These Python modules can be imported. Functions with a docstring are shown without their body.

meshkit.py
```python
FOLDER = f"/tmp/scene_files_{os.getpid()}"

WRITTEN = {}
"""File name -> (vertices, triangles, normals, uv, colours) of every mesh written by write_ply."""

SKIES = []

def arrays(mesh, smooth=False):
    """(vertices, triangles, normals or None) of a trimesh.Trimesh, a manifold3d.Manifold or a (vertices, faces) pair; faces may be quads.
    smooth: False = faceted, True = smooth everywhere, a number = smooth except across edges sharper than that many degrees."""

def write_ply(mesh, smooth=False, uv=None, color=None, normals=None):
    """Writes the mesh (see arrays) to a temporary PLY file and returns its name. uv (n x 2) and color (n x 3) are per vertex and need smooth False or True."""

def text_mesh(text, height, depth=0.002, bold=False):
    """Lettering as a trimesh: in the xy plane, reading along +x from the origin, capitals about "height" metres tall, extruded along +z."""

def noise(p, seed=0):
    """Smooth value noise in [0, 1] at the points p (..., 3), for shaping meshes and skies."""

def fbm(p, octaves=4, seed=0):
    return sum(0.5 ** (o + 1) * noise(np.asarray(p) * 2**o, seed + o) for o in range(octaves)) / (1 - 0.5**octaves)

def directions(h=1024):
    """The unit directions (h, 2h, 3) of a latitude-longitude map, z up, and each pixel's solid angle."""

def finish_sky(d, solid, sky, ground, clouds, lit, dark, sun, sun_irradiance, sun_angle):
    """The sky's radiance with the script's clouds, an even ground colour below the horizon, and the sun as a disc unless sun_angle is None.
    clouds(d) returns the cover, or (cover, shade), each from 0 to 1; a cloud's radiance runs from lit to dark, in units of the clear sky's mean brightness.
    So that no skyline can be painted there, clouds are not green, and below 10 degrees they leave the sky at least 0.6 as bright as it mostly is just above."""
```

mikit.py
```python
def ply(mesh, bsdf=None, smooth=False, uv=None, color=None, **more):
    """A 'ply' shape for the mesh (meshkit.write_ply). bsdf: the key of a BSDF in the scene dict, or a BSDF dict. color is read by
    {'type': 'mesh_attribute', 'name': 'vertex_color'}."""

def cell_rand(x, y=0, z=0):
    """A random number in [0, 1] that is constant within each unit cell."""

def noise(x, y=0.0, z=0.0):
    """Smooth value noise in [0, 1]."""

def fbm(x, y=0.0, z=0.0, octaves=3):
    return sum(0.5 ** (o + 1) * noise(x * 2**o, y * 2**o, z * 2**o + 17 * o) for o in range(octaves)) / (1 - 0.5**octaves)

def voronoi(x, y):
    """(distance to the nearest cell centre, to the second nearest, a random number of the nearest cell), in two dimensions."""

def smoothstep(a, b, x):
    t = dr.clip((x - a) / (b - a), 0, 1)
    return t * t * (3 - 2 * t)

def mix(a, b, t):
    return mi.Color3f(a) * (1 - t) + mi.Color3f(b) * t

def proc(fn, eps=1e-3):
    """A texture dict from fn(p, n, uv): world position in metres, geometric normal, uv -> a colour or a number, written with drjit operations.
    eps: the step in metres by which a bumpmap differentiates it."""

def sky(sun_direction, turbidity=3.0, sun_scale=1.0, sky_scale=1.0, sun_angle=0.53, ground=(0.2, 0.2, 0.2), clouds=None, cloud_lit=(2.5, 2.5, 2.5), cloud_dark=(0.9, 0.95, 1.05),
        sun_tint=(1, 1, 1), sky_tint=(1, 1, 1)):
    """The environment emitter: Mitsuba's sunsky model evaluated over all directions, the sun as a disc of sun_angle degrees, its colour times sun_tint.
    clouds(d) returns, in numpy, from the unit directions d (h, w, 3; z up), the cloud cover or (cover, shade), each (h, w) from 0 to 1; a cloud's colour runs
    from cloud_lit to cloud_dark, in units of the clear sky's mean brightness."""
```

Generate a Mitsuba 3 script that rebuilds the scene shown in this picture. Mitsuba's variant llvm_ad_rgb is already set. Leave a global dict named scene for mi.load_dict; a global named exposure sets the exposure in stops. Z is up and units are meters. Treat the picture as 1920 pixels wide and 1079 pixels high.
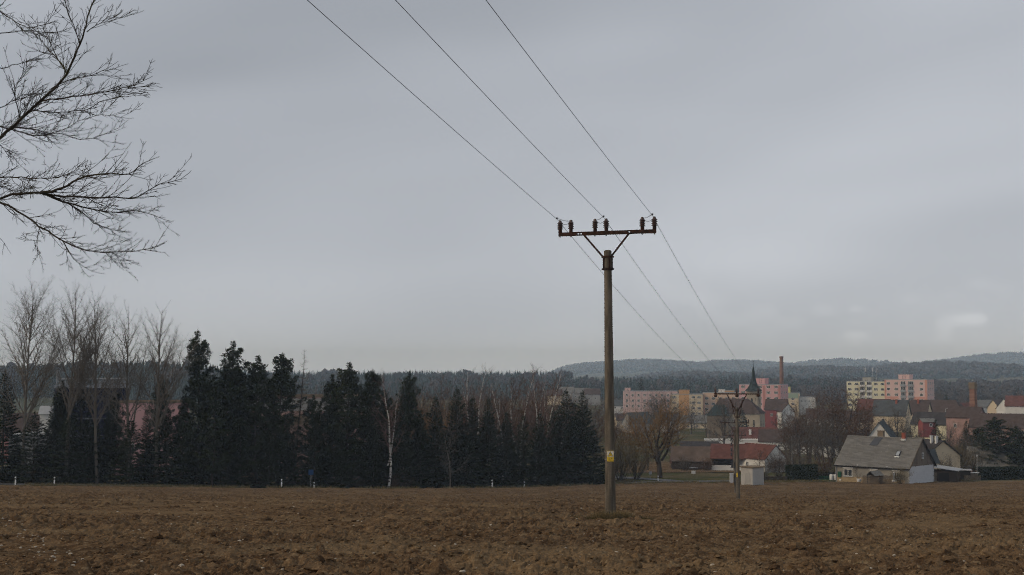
import math
import numpy as np
import trimesh
import drjit as dr
import mitsuba as mi
import mikit
import meshkit
from scipy.interpolate import PchipInterpolator
from mikit import proc, noise, fbm, voronoi, cell_rand, smoothstep, mix

T = mi.ScalarTransform4f
scene, labels = {}, {}
FPX, EYE, HOR = 2400.0, 1.7, 160.0            # lens in photo pixels, eye height, rise of the view axis
PITCH = math.atan(HOR / FPX)

# ------------------------------------------------------------------ camera, sky, exposure
exposure = 1.95
SUN = (-0.85, -0.25, 0.55)
scene['camera'] = {
    'type': 'perspective', 'fov': math.degrees(2 * math.atan(960 / FPX)), 'fov_axis': 'x',
    'near_clip': 0.1, 'far_clip': 30000.0,
    'to_world': T().look_at(origin=[0, 0, EYE], target=[0, 100, EYE + 100 * math.tan(PITCH)], up=[0, 0, 1]),
    'medium': {'type': 'ref', 'id': 'air'},
}


def overcast(d):
    az = np.arctan2(d[..., 0], d[..., 1])
    el = np.arcsin(np.clip(d[..., 2], -1, 1))
    q = np.stack([az * 2.2 + el * 1.5, el * 9.0 - az * 1.3, az * 0 + 3.1], -1)
    a = meshkit.noise(q, 3) * 0.6 + meshkit.noise(q * 2.3 + 7, 4) * 0.28 + meshkit.noise(q * 5.1, 5) * 0.12
    b = meshkit.noise(np.stack([az * 5 + el * 2, el * 22 - az * 3, az * 0 + 9.7], -1), 8)
    c = meshkit.noise(np.stack([az * 17, el * 48, az * 0 + 1.7], -1), 11) * 0.55 + meshkit.noise(np.stack([az * 46, el * 105, az * 0 + 4.7], -1), 12) * 0.45
    low = np.clip(1 - el / 0.16, 0, 1)
    veil = meshkit.noise(np.stack([az * 1.1 + 2.0, el * 4.5 + az * 0.8, az * 0 + 6.2], -1), 15)
    shade = 0.79 + 0.44 * (a - 0.5) + 0.24 * (veil - 0.5) + 0.17 * (b - 0.5)
    shade = shade - 0.15 * np.exp(-((az - 0.27) / 0.22) ** 2 - ((el - 0.075) / 0.055) ** 2) + 0.05 * np.clip((el - 0.12) / 0.2, 0, 1)
    shade = shade - 0.42 * np.exp(-np.maximum(el, 0) / 0.060)
    puff = np.clip((c - 0.60) / 0.07, 0, 1) * np.clip((el - 0.020) / 0.010, 0, 1) * np.clip((0.060 - el) / 0.018, 0, 1) * np.clip((az - 0.16) / 0.1, 0, 1)
    under = np.clip((c - 0.36) / 0.12, 0, 1) * (1 - puff) * np.clip((el - 0.015) / 0.02, 0, 1) * np.clip((0.085 - el) / 0.02, 0, 1) * np.clip((az - 0.05) / 0.1, 0, 1)
    shade = shade - 0.18 * puff + 0.09 * under
    return np.ones_like(el), np.clip(shade, 0, 1)


scene['sky'] = mikit.sky(SUN, turbidity=3, sun_scale=0.26, sun_angle=20, clouds=overcast,
                         cloud_lit=(2.92, 3.06, 3.30), cloud_dark=(1.13, 1.215, 1.36), ground=(0.10, 0.09, 0.07))

# ------------------------------------------------------------------ haze
scene['air'] = {'type': 'homogeneous', 'albedo': {'type': 'rgb', 'value': [0.84, 0.94, 1.0]},
                'sigma_t': {'type': 'rgb', 'value': [1.52e-4, 1.72e-4, 2.02e-4]}, 'phase': {'type': 'isotropic'}}


# ------------------------------------------------------------------ helpers
def P(u, v, d):
    """The point at depth d that the photograph shows at (u, v)."""
    a, b = (u - 960) / FPX, (539.5 - v) / FPX
    c, s = math.cos(PITCH), math.sin(PITCH)
    k = d / (c - b * s)
    return np.array([a * k, d, EYE + (s + b * c) * k])


def X(u, d):
    return P(u, 900, d)[0]


_prof = PchipInterpolator([-2000, -300, 0, 20, 41, 75, 111, 140, 168, 190, 215, 240, 300, 400, 520, 700, 1000, 1300, 1700, 2600, 5000, 30000],
                          [40, 14, 0, -1.45, -3.0, -5.95, -9.2, -11.7, -14.0, -15.6, -17.2, -18.4, -21, -23.3, -24, -24, -23, -20, -14, -10, -10, -10])
_edge = PchipInterpolator([-400, -160, -72, -50, -28, 0, 15, 33, 96, 200, 400], [150, 165, 175, 178, 185, 204, 223, 231, 239, 246, 250])


def sst(a, b, x):
    t = np.clip((x - a) / (b - a), 0, 1)
    return t * t * (3 - 2 * t)


def field_edge(x):
    return _edge(np.clip(x, -400, 400))


def terrain(x, y):
    x, y = np.asarray(x, float), np.asarray(y, float)
    z = _prof(np.clip(y, -2000, 30000))
    sp = 4 * np.log1p(np.exp(np.clip(-x / 4, -30, 30)))
    z = z + 0.0143 * np.minimum(sp, 120) * (1 - sst(230, 400, y)) * sst(0, 60, y)
    e = field_edge(x)
    bank = 0.95 * sst(-52, -30, x) * (1 - sst(8, 26, x))
    return z - bank * sst(0.3, 3.5, y - e) * (1 - sst(40, 120, y - e))


def tz(x, y):
    return float(terrain(x, y))


taken = {}


def numbered(k):
    n = taken.get(k, -1) + 1
    taken[k] = n
    return k if n == 0 else f'{k}_{n:03d}'


def thing(name, label, cat, group=None):
    k = numbered(name)
    labels[k] = {'label': label, 'category': cat}
    if group:
        labels[k]['group'] = group
    return k


def part(key, name, mesh, bsdf, smooth=False, label=None, kind=None, **kw):
    k = numbered(f'{key}__{name}')
    scene[k] = mesh if isinstance(mesh, dict) else mikit.ply(mesh, bsdf, smooth=smooth, **kw)
    if label or kind:
        labels[k] = {a: b for a, b in (('label', label), ('kind', kind)) if b}
    return k


def solo(name, label, cat, mesh, bsdf, group=None, smooth=False, kind=None, **kw):
    k = numbered(name)
    scene[k] = mikit.ply(mesh, bsdf, smooth=smooth, **kw)
    labels[k] = {'label': label}
    if cat:
        labels[k]['category'] = cat
    if group:
        labels[k]['group'] = group
    if kind:
        labels[k]['kind'] = kind
    return k


def struct(name, mesh, bsdf, label, smooth=True, **kw):
    k = numbered(name)
    scene[k] = mikit.ply(mesh, bsdf, smooth=smooth, **kw)
    labels[k] = {'label': label, 'kind': 'structure'}
    return k


def rz(a):
    c, s = math.cos(a), math.sin(a)
    return np.array([[c, -s, 0], [s, c, 0], [0, 0, 1.0]])


class MB:
    """Collects vertices and triangles."""

    def __init__(self):
        self.v, self.f, self.c, self.n = [], [], [], 0

    def add(self, v, f, col=None):
        v, f = np.asarray(v, float), np.asarray(f, int)
        if f.shape[1] == 4:
            f = np.vstack([f[:, [0, 1, 2]], f[:, [0, 2, 3]]])
        self.v.append(v)
        self.f.append(f + self.n)
        self.n += len(v)
        if col is not None:
            self.c.append(np.broadcast_to(col, (len(v), 3)))
        return self

    def box(self, c, s, R=None):
        v = np.array([[x, y, z] for x in (-.5, .5) for y in (-.5, .5) for z in (-.5, .5)]) * s
        if R is not None:
            v = v @ R.T
        return self.add(v + c, BOXF)

    def tube(self, pts, rad, sides=8, caps=True):
        p = np.asarray(pts, float)
        r = np.broadcast_to(np.asarray(rad, float), (len(p),))
        t = np.gradient(p, axis=0)
        t /= np.linalg.norm(t, axis=1, keepdims=True) + 1e-12
        ref = np.array([0, 0, 1.0]) if abs(t[0][2]) < 0.9 else np.array([1.0, 0, 0])
        a = np.cross(t, ref)
        a /= np.linalg.norm(a, axis=1, keepdims=True) + 1e-12
        b = np.cross(t, a)
        g = np.arange(sides) * 2 * np.pi / sides
        v = p[:, None] + r[:, None, None] * (np.cos(g)[None, :, None] * a[:, None] + np.sin(g)[None, :, None] * b[:, None])
        n = len(p)
        i, j = np.meshgrid(np.arange(n - 1), np.arange(sides), indexing='ij')
        k = (j + 1) % sides
        q = np.stack([i * sides + j, i * sides + k, (i + 1) * sides + k, (i + 1) * sides + j], -1).reshape(-1, 4)
        f = np.vstack([q[:, [0, 1, 2]], q[:, [0, 2, 3]]])
        v = v.reshape(-1, 3)
        if caps:
            s = np.arange(1, sides - 1)
            f = np.vstack([f, np.stack([s * 0, s + 1, s], 1), (n - 1) * sides + np.stack([s * 0, s, s + 1], 1)])
        return self.add(v, f)

    def lathe(self, prof, c=(0, 0, 0), sides=16):
        prof = np.asarray(prof, float)
        g = np.arange(sides) * 2 * np.pi / sides
        v = np.stack([prof[:, None, 0] * np.cos(g), prof[:, None, 0] * np.sin(g), np.broadcast_to(prof[:, None, 1], (len(prof), sides))], -1).reshape(-1, 3)
        i, j = np.meshgrid(np.arange(len(prof) - 1), np.arange(sides), indexing='ij')
        k = (j + 1) % sides
        q = np.stack([i * sides + j, i * sides + k, (i + 1) * sides + k, (i + 1) * sides + j], -1).reshape(-1, 4)
        return self.add(v + np.asarray(c), q)

    def mesh(self, R=None, t=None):
        v, f = np.vstack(self.v), np.vstack(self.f)
        if R is not None:
            v = v @ R.T
        if t is not None:
            v = v + t
        return (v, f)


BOXF = np.array([[0, 1, 3], [0, 3, 2], [4, 6, 7], [4, 7, 5], [0, 4, 5], [0, 5, 1], [2, 3, 7], [2, 7, 6], [0, 2, 6], [0, 6, 4], [1, 5, 7], [1, 7, 3]])


def seg_tubes(segs, sides=3):
    """Many short tapered prisms from rows (p, q, r0, r1)."""
    p = np.array([s[0] for s in segs]); q = np.array([s[1] for s in segs])
    r0 = np.array([s[2] for s in segs]); r1 = np.array([s[3] for s in segs])
    t = q - p
    t /= np.linalg.norm(t, axis=1, keepdims=True) + 1e-12
    a = np.cross(t, np.where(np.abs(t[:, 2:]) < 0.9, [0, 0, 1.0], [1.0, 0, 0]))
    a /= np.linalg.norm(a, axis=1, keepdims=True) + 1e-12
    b = np.cross(t, a)
    g = np.arange(sides) * 2 * np.pi / sides
    ring = np.cos(g)[None, :, None] * a[:, None] + np.sin(g)[None, :, None] * b[:, None]
    v = np.concatenate([p[:, None] + ring * r0[:, None, None], q[:, None] + ring * r1[:, None, None]], 1)
    j = np.arange(sides); k = (j + 1) % sides
    f = np.concatenate([np.stack([j, k, k + sides], 1), np.stack([j, k + sides, j + sides], 1)])
    F = f[None] + (np.arange(len(segs)) * 2 * sides)[:, None, None]
    return v.reshape(-1, 3), F.reshape(-1, 3)


# ------------------------------------------------------------------ materials
def mat(key, rgb, rough=None):
    if rough is None:
        b = {'type': 'diffuse', 'reflectance': {'type': 'rgb', 'value': list(rgb)}}
    else:
        b = {'type': 'principled', 'base_color': {'type': 'rgb', 'value': list(rgb)}, 'roughness': rough, 'specular': 0.4}
    scene[key] = {'type': 'twosided', 'bsdf': b}
    return key


def pmat(key, fn, bump=None, scale=0.01, eps=1e-3):
    b = {'type': 'diffuse', 'reflectance': proc(fn)}
    if bump is not None:
        b = {'type': 'bumpmap', 'arbitrary': proc(bump, eps), 'scale': scale, 'bsdf': b}
    scene[key] = {'type': 'twosided', 'bsdf': b}
    return key


vcol = {'type': 'mesh_attribute', 'name': 'vertex_color'}
scene['needle_mat'] = {'type': 'twosided', 'bsdf': {'type': 'diffuse', 'reflectance': vcol}}
scene['print_mat'] = {'type': 'twosided', 'bsdf': {'type': 'diffuse', 'reflectance': vcol}}


def soil_fn(p, n, uv):
    a = fbm(p.x * 0.35, p.y * 0.35, 0.0, 3)
    b = fbm(p.x * 5.0, p.y * 5.0, p.z * 5.0, 3)
    c = noise(p.x * 40, p.y * 40, p.z * 40)
    col = mix((0.066, 0.041, 0.024), (0.148, 0.098, 0.056), smoothstep(0.25, 0.75, b))
    col = mix(col, mi.Color3f(0.175, 0.122, 0.070), 0.6 * smoothstep(0.48, 0.70, a))
    straw = smoothstep(0.74, 0.80, noise(p.x * 16, p.y * 16, p.z * 16))
    col = mix(col, mi.Color3f(0.24, 0.18, 0.11), 0.45 * straw)
    return col * (0.70 + 0.60 * c)


pmat('soil_mat', soil_fn)


def turf_fn(p, n, uv):
    a = fbm(p.x * 0.12, p.y * 0.12, 0.0, 3)
    b = fbm(p.x * 2.0, p.y * 2.0, 0.0, 3)
    col = mix((0.062, 0.064, 0.028), (0.105, 0.085, 0.048), smoothstep(0.35, 0.65, a))
    return col * (0.6 + 0.8 * b)


pmat('turf_mat', turf_fn)


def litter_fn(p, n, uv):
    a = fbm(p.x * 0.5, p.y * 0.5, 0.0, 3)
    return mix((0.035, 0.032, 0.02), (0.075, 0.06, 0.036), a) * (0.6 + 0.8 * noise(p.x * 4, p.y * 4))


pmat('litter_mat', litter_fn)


def asphalt_fn(p, n, uv):
    return mi.Color3f(0.15, 0.15, 0.155) * (0.75 + 0.5 * fbm(p.x * 1.2, p.y * 1.2, 0.0, 3))


pmat('asphalt_mat', asphalt_fn)


def hill_fn(p, n, uv):
    a = fbm(p.x * 0.01, p.y * 0.01, 0.0, 3)
    return mix((0.05, 0.055, 0.03), (0.10, 0.085, 0.05), smoothstep(0.4, 0.65, a))


pmat('hill_mat', hill_fn)


def concrete_fn(p, n, uv):
    a = fbm(p.x * 9, p.y * 9, p.z * 1.2, 3)
    b = fbm(p.x * 30, p.y * 30, p.z * 30, 2)
    streak = smoothstep(0.55, 0.75, noise(p.x * 22, p.y * 22, p.z * 0.35))
    col = mix((0.095, 0.083, 0.068), (0.180, 0.155, 0.125), smoothstep(0.3, 0.7, a))
    col = mix(col, mi.Color3f(0.085, 0.078, 0.06), 0.55 * streak)
    return col * (0.75 + 0.5 * b)


pmat('concrete_mat', concrete_fn, lambda p, n, uv: fbm(p.x * 60, p.y * 60, p.z * 60, 2), 0.004)


def rust_fn(p, n, uv):
    a = fbm(p.x * 14, p.y * 14, p.z * 14, 3)
    return mix((0.030, 0.022, 0.020), (0.070, 0.036, 0.027), smoothstep(0.35, 0.7, a))


pmat('rust_mat', rust_fn)
mat('porcelain_mat', (0.055, 0.030, 0.024), 0.25)
mat('wire_mat', (0.06, 0.06, 0.065), 0.5)
mat('steel_mat', (0.25, 0.26, 0.27), 0.45)
mat('dark_metal', (0.04, 0.04, 0.045), 0.5)


def bark_fn(p, n, uv):
    a = fbm(p.x * 9, p.y * 9, p.z * 2.5, 3)
    moss = smoothstep(0.55, 0.7, fbm(p.x * 3, p.y * 3, p.z * 1.5, 2)) * 0.6
    col = mix((0.030, 0.026, 0.022), (0.085, 0.070, 0.055), a)
    return mix(col, mi.Color3f(0.060, 0.062, 0.026), moss)


pmat('bark_mat', bark_fn)


def birch_fn(p, n, uv):
    z = p.z * 1.6
    a = smoothstep(0.56, 0.66, noise(p.x * 2.5, p.y * 2.5, z * 3.0))
    return mix((0.50, 0.475, 0.44), (0.06, 0.05, 0.045), a)


pmat('birch_mat', birch_fn)
mat('twig_dark', (0.050, 0.040, 0.034))
mat('twig_poplar', (0.165, 0.140, 0.115))
mat('poplar_bark', (0.150, 0.132, 0.108))
mat('twig_birch', (0.145, 0.090, 0.078))
mat('twig_red', (0.098, 0.060, 0.040))
mat('twig_grey', (0.095, 0.080, 0.066))
mat('twig_willow', (0.205, 0.122, 0.052))
mat('twig_olive', (0.125, 0.098, 0.050))
mat('twig_larch', (0.180, 0.135, 0.090))
mat('bark_dark', (0.060, 0.048, 0.040))
mat('white_paint', (0.72, 0.72, 0.70))
mat('black_paint', (0.03, 0.03, 0.03))
mat('glass_dark', (0.030, 0.034, 0.040), 0.12)
mat('frame_white', (0.62, 0.62, 0.60))
mat('dry_grass_mat', (0.20, 0.155, 0.085))
mat('stone_mat', (0.42, 0.37, 0.30))


def ground_at(u, v):
    """Where the line of sight through (u, v) meets the terrain."""
    lo, hi = 3.0, 420.0
    for d in np.geomspace(4, 420, 400):
        q = P(u, v, d)
        if q[2] < tz(q[0], q[1]):
            hi = d
            break
        lo = d
    for _ in range(25):
        m = (lo + hi) / 2
        q = P(u, v, m)
        if q[2] < tz(q[0], q[1]):
            hi = m
        else:
            lo = m
    q = P(u, v, hi)
    return np.array([q[0], q[1], tz(q[0], q[1])])


# ------------------------------------------------------------------ the field
def soil_relief(x, y):
    def n(s, seed):
        return meshkit.noise(np.stack([x / s + 31, y / s + 57, np.zeros_like(x) + seed * 1.7], -1), seed)
    n0, n1, n2, n3, n4 = n(6.0, 1), n(1.5, 2), n(0.6, 3), n(0.27, 4), n(0.12, 5)
    rough = 0.25 + 1.2 * sst(0.3, 0.7, n0)
    furrow = np.sin((x * 0.87 + y * 0.50) * 2 * np.pi / 0.55 + 2.5 * n1) * 0.012
    n5 = n(0.06, 6)
    z = 0.05 * (n1 - 0.5) + rough * (0.07 * n2 ** 3 + 0.11 * np.abs(2 * n3 - 1) * (0.3 + n2 ** 1.5) + 0.075 * np.abs(2 * n4 - 1) + 0.06 * (n5 - 0.5)) + furrow + 0.06 * (n0 - 0.5)
    return z


def grid_faces(nr, nc):
    i, j = np.meshgrid(np.arange(nr - 1), np.arange(nc - 1), indexing='ij')
    a = i * nc + j
    return np.stack([a, a + 1, a + nc + 1, a + nc], -1).reshape(-1, 4)


def build_field():
    w = np.concatenate([np.linspace(-0.95, -0.46, 50, endpoint=False), np.linspace(-0.46, 0.46, 660), np.linspace(0.46, 0.95, 51)[1:]])
    e = np.full_like(w, 200.0)
    for _ in range(8):
        e = field_edge(w * (e + 7))
    t = np.linspace(0, 1, 800)
    near = np.linspace(1.0, 17.0, 70, endpoint=False)
    D = np.vstack([np.broadcast_to(near[:, None], (70, len(w))), 17.0 * (e[None] / 17.0) ** t[:, None]])
    W = np.broadcast_to(w, D.shape)
    x, y = W * (D + 7), D
    z = terrain(x, y) + soil_relief(x, y) * sst(0, 3, e[None] - D + 2)
    v = np.stack([x, y, z], -1).reshape(-1, 3)
    struct('ploughed_field', (v, grid_faces(*D.shape)), 'soil_mat', 'bare brown ploughed field sloping down from the camera to the road and the town', smooth=False)


build_field()


def build_ground():
    ys = np.concatenate([-np.geomspace(1, 1200, 30)[::-1], [0], np.geomspace(2, 140, 50), np.linspace(143, 420, 130), np.geomspace(425, 6000, 60)])
    xs = np.concatenate([-np.geomspace(121, 5000, 30)[::-1], np.linspace(-120, 120, 160), np.geomspace(121, 5000, 30)])
    x, y = np.meshgrid(xs, ys)
    e = field_edge(x)
    z = terrain(x, y) - 0.22 * (1 - sst(-1.0, 1.2, y - e)) + 0.10 * (meshkit.noise(np.stack([x / 2.5, y / 2.5, x * 0], -1), 7) - 0.5) * (y > e)
    v = np.stack([x, y, z], -1).reshape(-1, 3)
    struct('ground', (v, grid_faces(*x.shape)[:, ::1]), 'turf_mat', 'rough grassy ground of the valley behind the field')


build_ground()


def strip(path, half, lift, n_across=6, step=1.5):
    p = np.asarray(path, float)
    L = np.concatenate([[0], np.cumsum(np.linalg.norm(np.diff(p, axis=0), axis=1))])
    s = np.arange(0, L[-1], step)
    x, y = PchipInterpolator(L, p[:, 0])(s), PchipInterpolator(L, p[:, 1])(s)
    t = np.gradient(np.stack([x, y], 1), axis=0)
    t /= np.linalg.norm(t, axis=1, keepdims=True)
    nrm = np.stack([-t[:, 1], t[:, 0]], 1)
    a = np.linspace(-half, half, n_across)
    xx, yy = x[:, None] + nrm[:, :1] * a, y[:, None] + nrm[:, 1:] * a
    zz = terrain(xx, yy) + lift
    return np.stack([xx, yy, zz], -1).reshape(-1, 3), grid_faces(len(s), n_across)


road_x = np.array([-190, -120, -90, -72, -50, -28, -10, 5, 15, 24, 32, 44])
road_path = np.stack([road_x, field_edge(road_x) + 6.0], 1)
struct('road', strip(road_path, 2.8, 0.10), 'asphalt_mat', 'narrow grey asphalt road along the far edge of the field')
struct('road', strip([(30, 239.5), (26, 250), (20, 268), (16, 290), (14, 330)], 2.0, 0.11), 'asphalt_mat', 'pale side road bending away behind the last spruce')
belt_x = np.linspace(-190, 20, 40)
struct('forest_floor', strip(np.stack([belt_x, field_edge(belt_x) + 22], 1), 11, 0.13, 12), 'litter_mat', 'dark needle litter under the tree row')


def patch(corners, bsdf, label, lift=0.12, n=40):
    c = np.asarray(corners, float)
    s, t = np.meshgrid(np.linspace(0, 1, n), np.linspace(0, 1, n))
    q = (c[0] * (1 - s[..., None]) + c[1] * s[..., None]) * (1 - t[..., None]) + (c[3] * (1 - s[..., None]) + c[2] * s[..., None]) * t[..., None]
    z = terrain(q[..., 0], q[..., 1]) + lift + 0.12 * meshkit.noise(np.stack([q[..., 0] / 1.5, q[..., 1] / 1.5, q[..., 0] * 0], -1), 5)
    return struct('ploughed_field', (np.concatenate([q, z[..., None]], -1).reshape(-1, 3), grid_faces(n, n)), bsdf, label)


g1 = [ground_at(1150, 889), ground_at(1392, 887), ground_at(1400, 869), ground_at(1160, 866)]
patch([q[:2] for q in g1], 'soil_mat', 'small brown ploughed plot between the grass strip and the farm buildings')


# clods, stones and straw
def blobs(pts, size, rng, sub=0, flat=0.6, jit=0.28):
    ico = trimesh.creation.icosphere(sub)
    n = len(pts)
    v = ico.vertices[None] * (1 + jit * rng.standard_normal((n, len(ico.vertices), 1)))
    ax = np.stack([0.7 + 0.7 * rng.random(n), 0.7 + 0.7 * rng.random(n), flat * (0.6 + 0.8 * rng.random(n))], -1)
    v = v * ax[:, None] * size[:, None, None]
    a = rng.random(n) * 6.283
    c, s = np.cos(a)[:, None], np.sin(a)[:, None]
    v = np.stack([v[..., 0] * c - v[..., 1] * s, v[..., 0] * s + v[..., 1] * c, v[..., 2]], -1) + pts[:, None]
    f = ico.faces[None] + (np.arange(n) * len(ico.vertices))[:, None, None]
    return v.reshape(-1, 3), f.reshape(-1, 3)


def scatter(rng, n, d0, d1, half=0.46):
    d = d0 * (d1 / d0) ** rng.random(n)
    x = (rng.random(n) * 2 - 1) * half * (d + 4)
    k = d < field_edge(x) - 1
    x, d = x[k], d[k]
    z = terrain(x, d) + soil_relief(x, d)
    return np.stack([x, d, z], 1)


rng = np.random.default_rng(5)
p1 = scatter(rng, 5600, 16, 90)
k1 = meshkit.noise(np.concatenate([p1[:, :2] / 5, p1[:, :1] * 0], 1), 21) > 0.46
p1 = p1[k1]
s1 = 0.03 + 0.115 * rng.random(len(p1)) ** 3.2
p2 = scatter(rng, 16000, 16, 190)
s2 = (0.018 + 0.04 * rng.random(len(p2)) ** 2) * (0.8 + p2[:, 1] / 90)
big = np.array([ground_at(u, v) for u, v in ((1170, 1008), (1258, 1020), (1030, 1008), (1120, 1033), (1190, 1062), (1525, 1035), (980, 975), (1458, 1040), (272, 985), (300, 990), (485, 1072), (1330, 985), (1560, 1005), (900, 1015), (830, 1040), (640, 1000), (560, 1045), (700, 1065), (160, 1000), (1400, 1010), (1740, 1000), (1860, 1045), (1290, 1052), (1000, 1050), (760, 985), (350, 1045), (1690, 1025), (1610, 985), (1820, 1010), (1380, 1048), (215, 940), (404, 1022), (1775, 1053), (1448, 1012))])
s3 = 0.13 + 0.09 * rng.random(len(big))
v1, f1 = blobs(p1, s1, rng, 1, 0.6, 0.20)
v2, f2 = blobs(p2, s2, rng, 0)
v3, f3 = blobs(big, s3, rng, 2, 0.7, 0.16)
solo('soil_clods', 'dark brown clods of earth strewn over the ploughed field', 'soil clods', (np.vstack([v1, v2, v3]), np.vstack([f1, f2 + len(v1), f3 + len(v1) + len(v2)])), 'soil_mat', kind='stuff')

p4 = scatter(rng, 1500, 17, 120)
s4 = 0.010 + 0.030 * rng.random(len(p4)) ** 2.5
a0, a1 = ground_at(15, 983), ground_at(150, 1076)
tt = rng.random(60)
tr = a0 + (a1 - a0) * tt[:, None] + rng.normal(0, 0.22, (60, 3))
tr[:, 2] = terrain(tr[:, 0], tr[:, 1]) + soil_relief(tr[:, 0], tr[:, 1])
sp = np.array([ground_at(u, v) for u, v in ((1070, 1006), (1085, 1009), (1082, 990), (1092, 994), (1215, 1008), (1222, 1010), (1290, 1016), (1140, 1033), (1028, 1061), (1260, 1070), (1265, 1068), (448, 1013), (462, 1015), (10, 1057), (240, 970))])
p4 = np.vstack([p4, tr, sp])
s4 = np.concatenate([s4, 0.015 + 0.03 * rng.random(60) ** 2, 0.03 + 0.03 * rng.random(len(sp))])
solo('field_stones', 'pale stones lying scattered on the brown soil', 'stones', blobs(p4 + [0, 0, 0.01], s4, rng, 1, 0.6, 0.15), 'stone_mat', kind='stuff')

mb = MB()
for q in np.vstack([scatter(rng, 260, 17, 60)]):
    a, l = rng.random() * 6.283, 0.08 + 0.22 * rng.random()
    dv = np.array([math.cos(a), math.sin(a), rng.normal(0, 0.15)]) * l
    mb.tube([q + [0, 0, 0.03], q + dv * 0.5 + [0, 0, 0.05], q + dv + [0, 0, 0.03]], 0.004, 3, False)
solo('straw', 'thin pale straw stalks lying on the soil', 'straw', mb.mesh(), 'dry_grass_mat', kind='stuff')


# ------------------------------------------------------------------ hills
def hill(sil, d, depth, base, label, back=None):
    """A ridge whose crest at distance d follows the (u, v) silhouette, as a rounded body of the given depth."""
    sil = np.array(sil, float)
    us = np.arange(sil[0, 0], sil[-1, 0] + 1, 12.0)
    vs = PchipInterpolator(sil[:, 0], sil[:, 1])(us)
    crest = np.array([P(u, v, d) for u, v in zip(us, vs)])
    t = np.linspace(-1, 1, 25)
    sh = np.cos(t * np.pi / 2) ** 1.3
    x = crest[None, :, 0] + t[:, None] * 0
    y = np.full_like(x, d) + t[:, None] * depth
    n = meshkit.noise(np.stack([x / 260, y / 260, x * 0], -1), 13) - 0.5
    z = base + (crest[None, :, 2] - base) * sh[:, None] + n * 0.10 * np.abs(crest[None, :, 2] - base) * (1 - sh[:, None])
    struct('hill', (np.stack([x, y, z], -1).reshape(-1, 3), grid_faces(*x.shape)), 'hill_mat', label)
    return RegularHeights(x[0], y[:, 0], z)


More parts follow.
